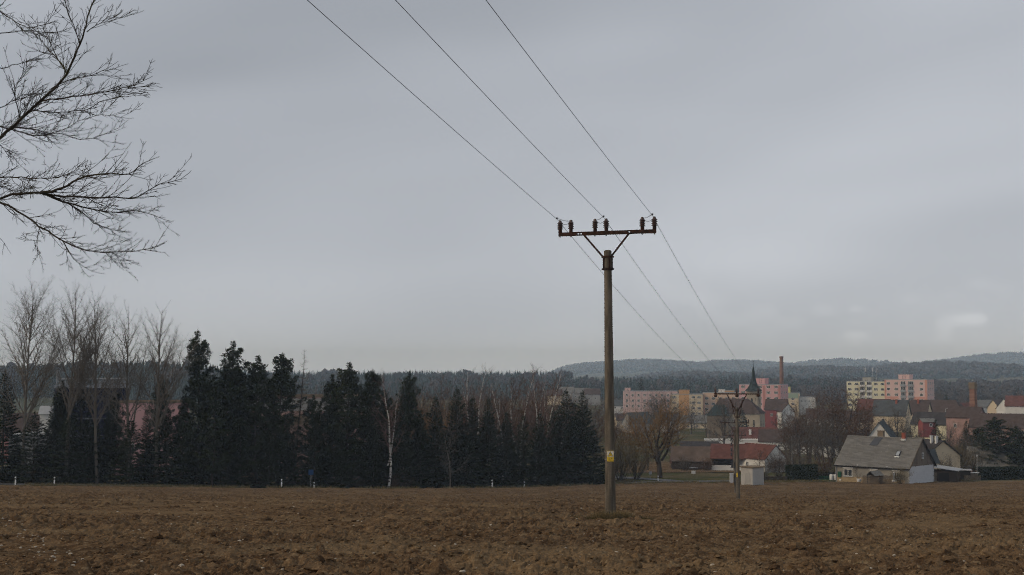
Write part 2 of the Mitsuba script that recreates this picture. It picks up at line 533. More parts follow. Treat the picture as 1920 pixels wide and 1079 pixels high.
class RegularHeights:
    def __init__(self, xs, ys, z):
        from scipy.interpolate import RegularGridInterpolator
        self.xs, self.ys = xs, ys
        self.f = RegularGridInterpolator((ys, xs), z, bounds_error=False, fill_value=None)

    def __call__(self, x, y):
        return self.f(np.stack([y, x], -1))


def cone_tree(kind, rng):
    """A far-off tree, one metre tall: a spruce of ragged tiers or a rounded broad crown."""
    m = MB()
    if kind == 'spruce':
        for z0, z1, r in ((0.05, 0.55, 0.19), (0.3, 0.78, 0.14), (0.58, 1.0, 0.085)):
            g = np.arange(7) * 2 * np.pi / 7 + rng.random()
            rr = r * (0.7 + 0.6 * rng.random(7))
            v = np.vstack([np.stack([rr * np.cos(g), rr * np.sin(g), z0 + 0.08 * rng.random(7)], 1), [[0, 0, z1]]])
            m.add(v, [[i, (i + 1) % 7, 7] for i in range(7)])
    else:
        ico = trimesh.creation.icosphere(0 if kind == 'low' else 1)
        for _ in range(3):
            c = np.array([rng.normal(0, 0.13), rng.normal(0, 0.13), 0.55 + 0.22 * rng.random()])
            m.add(ico.vertices * (0.22 + 0.10 * rng.random()) * (1 + 0.22 * rng.standard_normal((len(ico.vertices), 1))) + c, ico.faces)
        m.tube([[0, 0, 0], [0, 0, 0.5]], [0.03, 0.02], 4, False)
    return m.mesh()


rng = np.random.default_rng(11)
SPRUCES = [cone_tree('spruce', rng) for _ in range(5)]
BROADS = [cone_tree('broad', rng) for _ in range(4)]
LOWS = [cone_tree('low', rng) for _ in range(4)]


def far_wood(name, label, pts, hts, kinds, cols, wide=1.0):
    vs, fs, cs, n = [], [], [], 0
    for i, (p, h, k) in enumerate(zip(pts, hts, kinds)):
        tv, tf = (SPRUCES[i % 5] if k == 0 else (BROADS if p[1] < 1900 else LOWS)[i % 4])
        a = i * 2.4
        s = h * wide * (0.8 + 0.4 * ((i * 7) % 10) / 10) * (1.0 if k == 0 else 0.95)
        R = rz(a)
        vs.append(tv @ R.T * [s, s, h] + p)
        fs.append(tf + n)
        n += len(tv)
        cs.append(np.broadcast_to(cols[k] * (0.75 + 0.5 * ((i * 37) % 100) / 100), (len(tv), 3)))
    solo(name, label, 'forest', (np.vstack(vs), np.vstack(fs)), 'needle_mat', kind='stuff', color=np.vstack(cs))


CONIF, BROADC = np.array([0.022, 0.034, 0.026]), np.array([0.050, 0.043, 0.041])


def wood_on(H, n, u0, u1, y0, y1, rng, hmin, hmax, broad=0.1, cover=0.0, seed=0):
    u = u0 + (u1 - u0) * rng.random(n)
    y = y0 + (y1 - y0) * rng.random(n)
    x = (u - 960) / FPX * y
    k = meshkit.noise(np.stack([x / 120, y / 120, x * 0], -1), seed) >= cover
    x, y = x[k], y[k]
    z = H(x, y)
    h = hmin + (hmax - hmin) * rng.random(len(x))
    return np.stack([x, y, z - 0.5], 1), h, (rng.random(len(x)) < broad).astype(int)


rng = np.random.default_rng(12)
far_sil = [(985, 712), (1030, 707), (1050, 698), (1062, 694), (1090, 688), (1130, 685), (1200, 681), (1260, 684), (1300, 687), (1350, 682), (1400, 684), (1440, 688), (1500, 690), (1530, 684), (1560, 679), (1610, 687), (1660, 688), (1720, 689), (1780, 692), (1810, 680), (1860, 672), (1900, 667), (1960, 667), (2100, 675)]
H1 = hill(far_sil, 5600, 1700, -14, 'pale blue wooded hills along the far horizon')
far_wood('forest', 'pale blue forest covering the far hills on the horizon', *wood_on(H1, 9000, 1035, 2100, 4300, 6300, rng, 13, 21, 0.25), [CONIF, BROADC], 1.6)
mid_sil = [(1180, 724), (1225, 716), (1250, 712), (1290, 709), (1340, 714), (1400, 719), (1435, 717), (1455, 706), (1500, 699), (1530, 701), (1552, 711), (1570, 719), (1585, 714), (1605, 699), (1638, 699), (1655, 712), (1675, 702), (1700, 696), (1738, 691), (1780, 693), (1800, 705), (1830, 714), (1880, 709), (1930, 703), (2050, 704)]
H2 = hill(mid_sil, 2700, 800, -14, 'blue grey wooded ridge in front of the far hills')
far_wood('forest', 'blue grey forest on the middle ridge behind the town', *wood_on(H2, 5000, 1170, 2050, 2150, 2950, rng, 12, 18, 0.30, 0.05, 3), [CONIF, BROADC], 1.3)
left_sil = [(-260, 728), (-60, 726), (60, 724), (160, 721), (230, 716), (300, 716), (350, 720), (430, 730), (520, 738), (620, 748)]
H3 = hill(left_sil, 1300, 420, -24, 'low wooded rise behind the bare poplars at the left')
far_wood('forest', 'dark spruce forest on the rise behind the poplars', *wood_on(H3, 2600, -260, 560, 1000, 1420, rng, 17, 24, 0.05), [CONIF, BROADC], 0.75)


def flat(x, y):
    return terrain(x, y)


far_wood('forest', 'dark blue spruce forest band running behind the tree row and the town', *wood_on(flat, 4200, 480, 1620, 1100, 1500, rng, 12, 17.5, 0.06), [CONIF, BROADC], 0.7)
far_wood('forest', 'spiky dark spruce skyline above the middle of the tree row', *wood_on(flat, 1500, 500, 1070, 1320, 1640, rng, 15, 22, 0.05), [CONIF, BROADC], 0.7)
far_wood('forest', 'brown leafless wood mixed with spruces behind the apartment blocks at the right', *wood_on(flat, 2500, 1440, 2300, 1000, 1450, rng, 9, 14, 0.62), [CONIF, BROADC], 0.9)


# ragged dead grass along the far edge of the field
rng = np.random.default_rng(17)
n = 22000
vx = rng.uniform(-95, 115, n)
vy = field_edge(vx) + np.abs(rng.normal(0, 1.1, n)) + rng.normal(0.2, 0.3, n)
kk = meshkit.noise(np.stack([vx / 4, vy / 4, vx * 0], -1), 31) > 0.30
vx, vy = vx[kk], vy[kk]
vz = terrain(vx, vy) + 0.02
hh, ww, aa = rng.uniform(0.12, 0.55, len(vx)), rng.uniform(0.02, 0.06, len(vx)), rng.random(len(vx)) * 6.283
dx = rng.normal(0, 0.4, (len(vx), 2)) * hh[:, None]
o = np.stack([np.cos(aa), np.sin(aa)], 1) * ww[:, None]
vv = np.stack([np.c_[vx - o[:, 0], vy - o[:, 1], vz - .05], np.c_[vx + o[:, 0], vy + o[:, 1], vz - .05], np.c_[vx + dx[:, 0], vy + dx[:, 1], vz + hh]], 1).reshape(-1, 3)
solo('verge_grass', 'ragged dead grass along the far edge of the ploughed field', 'grass', (vv, np.arange(len(vv)).reshape(-1, 3)), 'verge_mat', kind='stuff')
mat('verge_mat', (0.145, 0.120, 0.062))


# ------------------------------------------------------------------ power line
POLES = [(P(1145, 979, 41)), (P(1384, 935, 111)), (P(1379, 925, 168)), (P(1377, 889, 228))]
LINE = (POLES[1] - POLES[0])[:2] / np.linalg.norm((POLES[1] - POLES[0])[:2])
ARM = np.array([LINE[1], -LINE[0]])            # to the right across the line


def insulator(key, base, h, r, sheds=4, cap=True, sides=14):
    """A brown pin insulator on a steel pedestal, its foot at base."""
    m = MB()
    m.lathe([(0.0, 0), (r * 0.62, 0), (r * 0.62, h * 0.22), (r * 0.45, h * 0.26), (0, h * 0.26)], base, 10)
    m.tube([base + [0, 0, -0.16], base + [0, 0, 0.02]], 0.012, 6)
    k = part(key, 'insulator', mikit.ply(m.mesh(), 'rust_mat', smooth=40), None)
    pr, z0, dz = [(0.0, h * 0.26)], h * 0.26, h * 0.60 / sheds
    for i in range(sheds):
        z = z0 + i * dz
        pr += [(r * 0.66, z), (r * 1.0, z + dz * 0.12), (r * 1.0, z + dz * 0.30), (r * 0.66, z + dz * 0.78)]
    pr += [(r * 0.55, z0 + sheds * dz), (r * 0.5, h * 0.93), (r * 0.36, h), (0, h)]
    m = MB().lathe(pr, base, sides)
    scene[k + '__shell'] = mikit.ply(m.mesh(), 'porcelain_mat', smooth=50)
    return k


def near_pole():
    b = POLES[0]
    t = thing('power_pole', 'tall concrete power pole with six insulators and a yellow warning sign, nearest in the field', 'power pole', 'concrete power poles of the overhead line')
    top = P(1139.5, 473, 41)
    H = top[2] - b[2]
    lean = (top - b) * [1, 0, 0] + [0, 0, H]
    zz = np.linspace(-0.6 / H, 1, 40)
    pts = b + lean * zz[:, None]
    m = MB().tube(pts, 0.172 - 0.052 * np.clip(zz, 0, 1), 28)
    part(t, 'pole', m.mesh(), 'concrete_mat', 40)
    ax = lambda s: b + lean * s / H                    # a point s metres up the pole
    # steel sleeve at the top: two clamp bands, four straps and a cap
    m = MB()
    for s in (H - 0.16, H - 0.55):
        c = ax(s)
        m.lathe([(0.118, -0.035), (0.150, -0.035), (0.150, 0.035), (0.118, 0.035)], c, 24)
        for sg in (-1, 1):
            m.box(c + np.array([ARM[0], ARM[1], 0]) * sg * 0.165, (0.07, 0.05, 0.05), rz(math.atan2(ARM[1], ARM[0])))
            m.tube([c + np.array([*(ARM * sg * 0.17 - LINE * 0.06), 0]), c + np.array([*(ARM * sg * 0.17 + LINE * 0.06), 0])], 0.012, 6)
    part(t, 'clamp_band', m.mesh(), 'rust_mat', 40)
    for a in (0.3, 1.87, 3.44, 5.01):
        m = MB()
        c = np.array([math.cos(a), math.sin(a), 0]) * 0.142
        m.box(ax(H - 0.36) + c, (0.045, 0.045, 0.46), rz(a))
        part(t, 'strap', m.mesh(), 'rust_mat')
    part(t, 'cap', MB().lathe([(0.0, -0.02), (0.122, -0.02), (0.122, 0.03), (0.085, 0.06), (0.0, 0.065)], ax(H), 20).mesh(), 'concrete_mat', 40)
    # cross arm: a channel with bolt holes
    pl, pr = P(1047, 440, 41.75), P(1230.5, 433.5, 40.3)
    d = pr - pl
    L = np.linalg.norm(d)
    R = np.stack([d / L, [*(LINE), 0], np.cross(d / L, [*(LINE), 0])], 1)
    m = MB()
    mid = (pl + pr) / 2
    hh = 0.125
    holes = (0.45, 0.51, 1.02, 1.55, 2.37, 2.42)
    xs = [-L / 2]
    for q in (0.68, 0.78, 2.44):
        xs += [q - L / 2, q - L / 2 + 0.055]
    xs.append(L / 2)
    for i in range(0, len(xs), 2):
        m.box(mid + R @ np.array([(xs[i] + xs[i + 1]) / 2, 0, 0]), (xs[i + 1] - xs[i], 0.012, hh), R)
    for i in range(1, len(xs) - 1, 2):
        for s in (-1, 1):
            m.box(mid + R @ np.array([(xs[i] + xs[i + 1]) / 2, 0, s * 0.042]), (xs[i + 1] - xs[i], 0.012, 0.041), R)
    m.box(mid + R @ np.array([0, 0.036, hh / 2 - 0.004]), (L, 0.060, 0.010), R)
    m.box(mid + R @ np.array([0, 0.036, -hh / 2 + 0.004]), (L, 0.060, 0.010), R)
    part(t, 'crossarm', m.mesh(), 'rust_mat')
    # V braces
    for s, u in ((-1, 1098), (1, 1182)):
        f = (u - 1047) / (1230.5 - 1047)
        q = pl + d * f + [0, 0, -0.05]
        p0 = ax(H - 0.14) + np.array([*(ARM * s * 0.14), 0])
        m = MB()
        dv = q - p0
        l = np.linalg.norm(dv)
        e = dv / l
        n = np.array([*LINE, 0])
        Rb = np.stack([e, n, np.cross(e, n)], 1)
        m.box((p0 + q) / 2, (l + 0.04, 0.055, 0.012), Rb)
        m.box((p0 + q) / 2 + Rb @ np.array([0, 0.024, 0.030]), (l + 0.04, 0.010, 0.050), Rb)
        part(t, 'brace', m.mesh(), 'rust_mat')
    ins = []
    for u in (1050, 1071, 1117, 1138, 1205, 1227):
        f = (u - 1047) / (1230.5 - 1047)
        base = pl + d * f + np.array([0, 0, hh / 2 + 0.002]) + np.array([*LINE, 0]) * 0.035
        insulator(t, base, 0.40, 0.098)
        ins.append(base + [0, 0, 0.355])
    # bird and pin stubs under the arm
    m = MB()
    for u in (1050, 1071, 1117, 1138, 1205, 1227):
        f = (u - 1047) / (1230.5 - 1047)
        q = pl + d * f + np.array([0, 0, -hh / 2 - 0.02])
        m.box(q, (0.035, 0.035, 0.045), R)
    part(t, 'pin_nuts', m.mesh(), 'rust_mat')
    # warning sign
    c = b + lean * ((P(1144, 855, 41)[2] - b[2]) / H)
    n = np.array([0.0, -1.0, 0])
    c = c + n * 0.178
    w, h = 0.215, 0.335
    m = MB()
    g = np.linspace(-1, 1, 9)
    vv = np.array([[x * w / 2, 0.003 * (x ** 2), z] for z in (-h / 2, h / 2) for x in g])
    vv = np.vstack([vv, vv + [0, 0.004, 0]])
    q = [[i, i + 1, i + 10, i + 9] for i in range(8)] + [[i + 1 + 18, i + 18, i + 27, i + 28] for i in range(8)]
    sg = part(t, 'warning_sign', (vv + c, np.array(q)), 'sign_yellow', label='small yellow high voltage warning sign strapped to the pole')

    def bent(poly, y, key, matk):
        v, f = poly
        v = np.array(v, float)
        v = np.stack([v[:, 0], 0.003 * (v[:, 0] / (w / 2)) ** 2 - y, v[:, 1]], 1)
        part(sg, key, (v + c, np.array(f)), matk)
    bent(([[-w * .46, -.02], [w * .46, -.02], [w * .46, .155], [-w * .46, .155]], [[0, 1, 2], [0, 2, 3]]), 0.003, 'upper_field', 'sign_pale')
    to, ti, tj = np.array([[-.085, 0.0], [.085, 0.0], [0, .148]]), np.array([[-.066, 0.011], [.066, 0.011], [0, .126]]), None
    bent((np.vstack([to, ti]), [[0, 1, 4], [0, 4, 3], [1, 2, 5], [1, 5, 4], [2, 0, 3], [2, 3, 5]]), 0.005, 'triangle', 'black_paint')
    bent((ti, [[0, 1, 2]]), 0.0045, 'triangle_field', 'sign_yellow')
    bolt = np.array([[.010, .105], [-.016, .062], [.000, .062], [-.010, .018], [.020, .072], [.004, .072]])
    bent((bolt, [[0, 1, 2], [0, 2, 5], [2, 3, 4], [2, 4, 5]]), 0.006, 'lightning_bolt', 'black_paint')
    lines = ([], [])
    for k, (zc, ww) in enumerate(((-.055, .15), (-.080, .16), (-.112, .12), (-.130, .13))):
        x = -ww / 2
        r2 = np.random.default_rng(k)
        while x < ww / 2:
            l = 0.008 + 0.012 * r2.random()
            n0 = len(lines[0])
            hh2 = 0.008 if k < 2 else 0.005
            lines[0].extend([[x, zc - hh2], [x + l, zc - hh2], [x + l, zc + hh2], [x, zc + hh2]])
            lines[1].extend([[n0, n0 + 1, n0 + 2], [n0, n0 + 2, n0 + 3]])
            x += l + 0.008
    bent(lines, 0.005, 'fine_print', 'sign_ink')
    for s in (-0.12, 0.12):
        pz = c[2] + s
        cc = b + lean * ((pz - b[2]) / H)
        part(t, 'sign_band', MB().lathe([(0.158, -.008), (0.1745, -.008), (0.1745, .008), (0.158, .008)], cc - [0, 0, 0], 24).mesh(), 'steel_mat', 40)
    return pl, pr, ins


mat('sign_yellow', (0.72, 0.50, 0.05), 0.4)
mat('sign_pale', (0.68, 0.66, 0.58), 0.4)
mat('sign_ink', (0.28, 0.20, 0.04))
PL, PR, INS = near_pole()


def far_pole(i, arm_v, arm_u, top_v, d, label, wide_v, ins_h, double):
    b = POLES[i].copy()
    t = thing('power_pole', label, 'power pole', 'concrete power poles of the overhead line')
    top = P((arm_u[0] + arm_u[1]) / 2, top_v, d)
    top[:2] = b[:2] + (top[:2] - b[:2]) * 0.4
    pts = b + (top - b) * np.linspace(-0.1, 1, 14)[:, None]
    part(t, 'pole', MB().tube(pts, np.linspace(0.18, 0.125, 14), 16).mesh(), 'concrete_mat', 40)
    a = P(arm_u[0], arm_v[0], d)
    e = P(arm_u[1], arm_v[1], d)
    a[1] += 0.8
    e[1] -= 0.8
    ax = (e - a) / np.linalg.norm(e - a)
    R = rz(math.atan2(ax[1], ax[0]))
    part(t, 'crossarm', MB().box((a + e) / 2, (np.linalg.norm(e - a), 0.09, 0.11), R).mesh(), 'rust_mat')
    m = MB()
    m.lathe([(0.12, -.05), (0.175, -.05), (0.175, .05), (0.12, .05)], top - [0, 0, 0.25], 12)
    m.lathe([(0.12, -.05), (0.175, -.05), (0.175, .05), (0.12, .05)], top - [0, 0, 0.85], 12)
    part(t, 'clamp_band', m.mesh(), 'rust_mat')
    mid = (a + e) / 2
    for s in (-1, 1):
        q = mid + ax * s * wide_v - [0, 0, 0.06]
        m = MB()
        m.tube([top + ax * s * 0.14 - [0, 0, 0.2], q], 0.045, 4)
        if double:
            m.tube([top + ax * s * 0.17 - [0, 0, 0.9], top + ax * s * 0.42 + [0, 0, 0.15], q - (q - top) * 0.45], 0.035, 4)
            m.tube([top + ax * s * 0.14 - [0, 0, 0.2], top + ax * s * 0.42 + [0, 0, 0.15]], 0.03, 4)
        part(t, 'brace', m.mesh(), 'rust_mat')
    tips = []
    for f in (0.03, 0.5, 0.97):
        c = a + (e - a) * f + [0, 0, 0.07]
        insulator(t, c, ins_h, 0.12, 3, sides=8)
        if double:
            part(t, 'under_cap', MB().lathe([(0, -.22), (0.12, -.20), (0.16, -.12), (0.12, -.02), (0, 0)], c - [0, 0, 0.12], 10).mesh(), 'rust_mat', 40)
        tips.append(c + [0, 0, ins_h * 0.85])
    return t, tips


t2, TIP2 = far_pole(1, (739.5, 738.5), (1342, 1421), 764, 111, 'second concrete power pole with a V-braced arm, at the far side of the field', 0.85, 0.42, True)
m = MB().box(P(1382, 891, 110.8), (0.14, 0.03, 0.36))
part(t2, 'warning_sign', m.mesh(), 'sign_yellow', label='narrow yellow warning plate')
t3, TIP3 = far_pole(2, (793, 793), (1352, 1403), 805, 168, 'third concrete power pole close behind the second, with a grey control box', 0.9, 0.4, False)
b3 = POLES[2]
m = MB().box(P(1371.5, 897, 167.7), (0.42, 0.35, 1.15)).box(P(1371.5, 888.6, 167.7), (0.5, 0.42, 0.06))
part(t3, 'control_box', m.mesh(), 'box_grey', label='grey steel control box on the side of the pole')
m = MB().box(P(1373, 871, 167.8), (0.26, 0.24, 0.7)).box(P(1373.5, 877, 167.8), (0.5, 0.1, 0.1))
part(t3, 'switch_drive', m.mesh(), 'dark_metal')
part(t3, 'drive_rod', MB().tube([P(1373, 869, 167.8), P(1373, 818, 167.8)], 0.03, 6).mesh(), 'dark_metal')
mat('box_grey', (0.42, 0.43, 0.44), 0.5)
t4, TIP4 = far_pole(3, (817, 817), (1357, 1397), 822, 228, 'fourth power pole with a switch frame, mostly hidden behind the third', 0.8, 0.4, False)
for k, v in enumerate((823, 833, 843, 852)):
    part(t4, 'switch_fuse', MB().lathe([(0, -.28), (.10, -.28), (.20, -.1), (.10, 0), (.20, .12), (.08, .3), (0, .3)], P(1371.5, v, 228), 8).mesh(), 'dark_metal')
part(t4, 'switch_bar', MB().box(P(1378, 846, 228), (1.5, 0.1, 0.12)).mesh(), 'dark_metal')


def wire(name, label, a, b, sag, group, r=0.0068):
    t = np.linspace(0, 1, 60)
    p = a + (b - a) * t[:, None]
    p[:, 2] -= 4 * sag * t * (1 - t)
    return solo(name, label, 'wire', MB().tube(p, r, 5).mesh(), 'wire_mat', group, smooth=True)


# the span over the camera's left comes from the pole uphill, behind the photographer
up = np.array([*(-LINE * 71), 5.05])
knots = []
for i, (k, lab) in enumerate(((0, 'left'), (3, 'middle'), (5, 'right'))):
    a = INS[k] + [*(-LINE * 0.10), 0]
    b = INS[k] + up + np.array([(-0.45, -0.78, -1.15)[i], 0, 0])
    wire('power_wire', f'thin wire rising from the {lab} insulators of the nearest pole, cut by the top edge', a, b, 0.32, None)
    q = INS[k] + [*(-LINE * 0.55), 0.05]
    knots.append(q)
    mate = (1, 2, 4)[i]
    m = MB()
    m.tube([q, (q + INS[mate]) / 2 - [0, 0, 0.03], INS[mate]], 0.008, 5)
    m.tube([INS[mate] - [0, 0, 0.06], (INS[mate] + INS[k]) / 2 - [0, 0, 0.10], INS[k] - [0, 0, 0.06]], 0.008, 5)
    jk = thing('jumper_wire', f'short jumper wire tying the two {lab} insulators on top of the nearest pole', 'wire')
    part(jk, 'cable', m.mesh(), 'wire_mat', True)
    part(jk, 'clamp', MB().tube([q - [0, 0.05, 0], q + [0, 0.05, 0]], 0.030, 8).mesh(), 'dark_metal')
for i, (k, lab) in enumerate(((0, 'left'), (3, 'middle'), (5, 'right'))):
    wire('power_wire', f'overhead wire sloping down from the {lab} insulators of the nearest pole to the second pole', INS[k] + [*(LINE * 0.10), -0.05], TIP2[i], 0.45, None, 0.0078)
    wire('power_wire', f'short far span of the {lab} overhead wire between the second and the third pole', TIP2[i], TIP3[i], 0.3, None, 0.010)
    wire('power_wire', f'farthest span of the {lab} overhead wire between the third and the fourth pole', TIP3[i], TIP4[i], 0.3, None, 0.010)

# dry grass and stalks round the foot of the near pole
rng = np.random.default_rng(3)
b = POLES[0]
vs, fs, n = [], [], 0


def blades(center, count, spread, hmin, hmax, w, rng, lean=0.5):
    a = rng.random(count) * 6.283
    r = spread * np.sqrt(rng.random(count))
    p = np.stack([center[0] + r * np.cos(a) * 1.6, center[1] + r * np.sin(a)], 1)
    z = terrain(p[:, 0], p[:, 1]) + soil_relief(p[:, 0], p[:, 1]) * 0.6
    h = hmin + (hmax - hmin) * rng.random(count) ** 2
    dx = rng.normal(0, lean, (count, 2)) * h[:, None]
    g = rng.random(count) * 6.283
    ww = np.stack([np.cos(g), np.sin(g)], 1) * w
    v = np.stack([np.c_[p - ww, z - 0.03], np.c_[p + ww, z - 0.03], np.c_[p + dx * .45 + ww * .7, z + h * .6], np.c_[p + dx * .45 - ww * .7, z + h * .6], np.c_[p + dx, z + h]], 1)
    f = np.array([[0, 1, 2], [0, 2, 3], [3, 2, 4]])[None] + (np.arange(count) * 5)[:, None, None]
    return v.reshape(-1, 3), f.reshape(-1, 3)


tuft = thing('grass_tuft', 'low tuft of dry brown grass round the foot of the nearest pole', 'grass')
part(tuft, 'blades', blades(b + [0.05, -0.10, 0], 3400, 0.40, 0.06, 0.32, 0.006, rng), 'dry_grass_mat', kind='stuff')
part(tuft, 'blades', blades(b + [0.0, -0.25, 0], 2600, 0.85, 0.04, 0.18, 0.006, rng, 0.9), 'tuft_dark', kind='stuff')
mat('tuft_dark', (0.075, 0.062, 0.030))
part(tuft, 'blades', blades(b + [0.04, -0.22, 0], 1100, 0.34, 0.10, 0.42, 0.007, rng, 0.6), 'dry_grass_mat', kind='stuff')
m = MB()
for u, v0, v1, du in ((1166, 983, 965, -1), (1172, 985, 976, 4), (1168, 984, 972, 7), (1135, 980, 966, -3), (1158, 980, 958, 2), (1128, 982, 972, -5), (1163, 986, 975, 3)):
    q0, q1 = P(u, v0, 40.6), P(u + du, v1, 40.5)
    m.tube([q0 - [0, 0, 0.05], (q0 + q1) / 2 + [0.01, 0, 0], q1], [0.006, 0.005, 0.003], 4)
part(tuft, 'stalks', m.mesh(), 'dry_grass_mat')
v, f = blades(np.array([P(1180, 985, 40.4)[0] + 1.2, 40.2, 0]), 800, 1.3, 0.03, 0.13, 0.004, rng, 0.9)
v2, f2 = blades(np.array([P(1110, 985, 40.4)[0] - .5, 40.0, 0]), 600, 1.0, 0.03, 0.12, 0.004, rng, 0.9)
solo('sparse_grass', 'sparse short dry grass in the soil beside the nearest pole', 'grass', (np.vstack([v, v2]), np.vstack([f, f2 + len(v)])), 'tuft_dark', kind='stuff')


# ------------------------------------------------------------------ trees
def unit(v):
    return v / (np.linalg.norm(v) + 1e-12)


class Cfg:
    def __init__(self, **k):
        self.__dict__.update(k)


def turned(d, ang, az):
    ref = np.array([0, 0, 1.0]) if abs(d[2]) < 0.9 else np.array([1.0, 0, 0])
    a = unit(np.cross(d, ref))
    b = np.cross(d, a)
    return unit(d * math.cos(ang) + (a * math.cos(az) + b * math.sin(az)) * math.sin(ang))


def branch(out, rng, p, d, L, r, lev, c, lmax):
    """Grows one limb and its side limbs; rows (p, q, r0, r1, level) go into out."""
    n = max(2, int(math.ceil(L / c.step[lev])))
    az = rng.random() * 6.283
    tip = c.tip[lev]
    for i in range(n):
        t0, t1 = i / n, (i + 1) / n
        d = unit(d + rng.normal(0, c.wob[lev], 3) + np.array([0, 0, c.trop[lev]]))
        q = p + d * (L / n)
        ra, rb = r * (1 - t0 * (1 - tip)), r * (1 - t1 * (1 - tip))
        out.append((p, q, max(ra, c.rmin), max(rb, c.rmin * 0.7), lev))
        if lev < lmax and t1 > c.start[lev]:
            k = c.kids[lev] * L / n
            k = int(k) + (rng.random() < k - int(k))
            for _ in range(k):
                az += 2.4 + rng.normal(0, 0.5)
                s = rng.random()
                pp = p + (q - p) * s
                f = c.taper[lev](t0 + (t1 - t0) * s)
                l = c.len[lev] * L * f * (0.6 + 0.8 * rng.random())
                if l > c.lmin:
                    branch(out, rng, pp, turned(d, c.ang[lev] * (0.75 + 0.5 * rng.random()), az), l, min(ra * 0.75, c.rad[lev] * (0.3 + 0.7 * f) * r), lev + 1, c, lmax)
        p = q


def bare_tree(seed, H, r, c, lmax, d0=(0, 0, 1)):
    rng = np.random.default_rng(seed)
    out = []
    branch(out, rng, np.zeros(3), unit(np.array(d0, float)), H, r, 0, c, lmax)
    return out


def lathe_line(out, lev=0, sides=8):
    """The level's polylines as tubes."""
    s = [o for o in out if o[4] == lev]
    m = MB()
    run = [s[0]]
    for a in s[1:] + [None]:
        if a is not None and np.allclose(a[0], run[-1][1]):
            run.append(a)
            continue
        m.tube([run[0][0]] + [x[1] for x in run], [run[0][2]] + [x[3] for x in run], sides, False)
        run = [a]
    return m.mesh()


def proto_bare(name, seed, H, r, c, lmax, trunk_mat, twig_mat, d0=(0, 0, 1), extra=None, trunk_levels=(0,)):
    out = bare_tree(seed, H, r, c, lmax, d0)
    if extra:
        for k in extra:
            branch(out, np.random.default_rng(seed + 77), *k, c, lmax)
    tr = [o for o in out if o[4] in trunk_levels]
    m = MB()
    for lv in trunk_levels:
        m.add(*lathe_line(out, lv, 8 if lv == 0 else 5))
    low = min(o[0][2] for o in out)
    rest = [o for o in out if o[4] not in trunk_levels]
    scene[name] = {'type': 'shapegroup',
                   'trunk': mikit.ply(m.mesh(), trunk_mat, smooth=True),
                   'crown': mikit.ply(seg_tubes([o[:4] for o in rest], 3), twig_mat)}
    return name


up_taper = lambda t: 1.05 - 0.75 * t
POPLAR = Cfg(step=(0.7, 0.6, 0.45, 0.4), wob=(0.018, 0.032, 0.07, 0.10), trop=(0.03, 0.028, 0.03, 0.02), tip=(0.10, 0.12, 0.3, 0.5), rmin=0.0125, start=(0.30, 0.20, 0.1, 0),
             kids=(1.7, 2.7, 3.0, 0), taper=(lambda t: 1.0 if t < 0.5 else 1.0 - 1.45 * (t - 0.5), up_taper, up_taper, up_taper), len=(0.33, 0.36, 0.50, 0), lmin=0.4, ang=(0.55, 0.62, 0.62, 0.5), rad=(0.36, 0.5, 0.5, 0.5))
for i, (h, sd) in enumerate(((26.5, 1), (25.5, 2), (25, 3), (23, 4), (22.5, 5))):
    ex = []
    if i in (0, 1):
        ex = [(np.array([0, 0, 7.0 + i]), unit(np.array([0.33, 0.05, 1.0])), h * 0.62, 0.15, 0)]
    if i == 3:
        ex = [(np.array([0, 0, 6.0]), unit(np.array([0.16, -0.1, 1.0])), h * 0.66, 0.13, 0)]
    if i == 4:
        ex = [(np.array([0, 0, 6.0]), unit(np.array([0.30, 0.1, 1.0])), h * 0.58, 0.12, 0)]
    proto_bare(f'poplar_shape_{i}', sd, h, 0.27, POPLAR, 3, 'poplar_bark', 'twig_poplar', (0, 0, 1), ex)

BIRCH = Cfg(step=(0.6, 0.5, 0.4, 0.3), wob=(0.045, 0.07, 0.10, 0.12), trop=(0.03, 0.05, -0.03, -0.10), tip=(0.12, 0.15, 0.3, 0.5), rmin=0.013, start=(0.30, 0.15, 0.1, 0),
            kids=(2.1, 2.5, 3.0, 0), taper=(up_taper,) * 4, len=(0.32, 0.36, 0.42, 0), lmin=0.4, ang=(0.70, 0.65, 0.7, 0.5), rad=(0.40, 0.5, 0.5, 0.5))
for i in range(3):
    ex = [(np.array([0, 0, 4.0]), unit(np.array([0.22 - 0.4 * (i == 1), 0.1, 1.0])), 11.0, 0.10, 0)]
    proto_bare(f'birch_shape_{i}', 20 + i, 17.5, 0.19, BIRCH, 3, 'birch_mat', 'twig_birch', (0.10 * (1 - i), 0.02, 1), ex)

BROAD = Cfg(step=(0.8, 0.7, 0.5, 0.4, 0.35), wob=(0.06, 0.10, 0.12, 0.13, 0.14), trop=(0.02, 0.035, 0.03, 0.02, 0.01), tip=(0.15, 0.15, 0.2, 0.3, 0.5), rmin=0.019, start=(0.20, 0.2, 0.15, 0.1, 0),
            kids=(2.0, 2.3, 3.3, 2.6, 0), taper=(lambda t: 1.0 - 0.55 * t,) * 5, len=(0.58, 0.50, 0.48, 0.5, 0), lmin=0.32, ang=(0.85, 0.74, 0.72, 0.65, 0.6), rad=(0.55, 0.55, 0.5, 0.5, 0.5))
FARB = Cfg(**{**BROAD.__dict__, 'rmin': 0.035, 'kids': (1.7, 1.8, 2.2, 0, 0), 'lmin': 0.55})
for i, tw in enumerate(('twig_red', 'twig_grey', 'twig_red', 'twig_grey')):
    proto_bare(f'broad_shape_{i}', 40 + i, 11.5, 0.30, BROAD, 3, 'bark_dark', tw, (0.05 * i - .05, 0, 1))
    proto_bare(f'far_broad_{i}', 140 + i, 11.5, 0.30, FARB, 3, 'bark_dark', tw, (0.05 * i - .05, 0, 1))
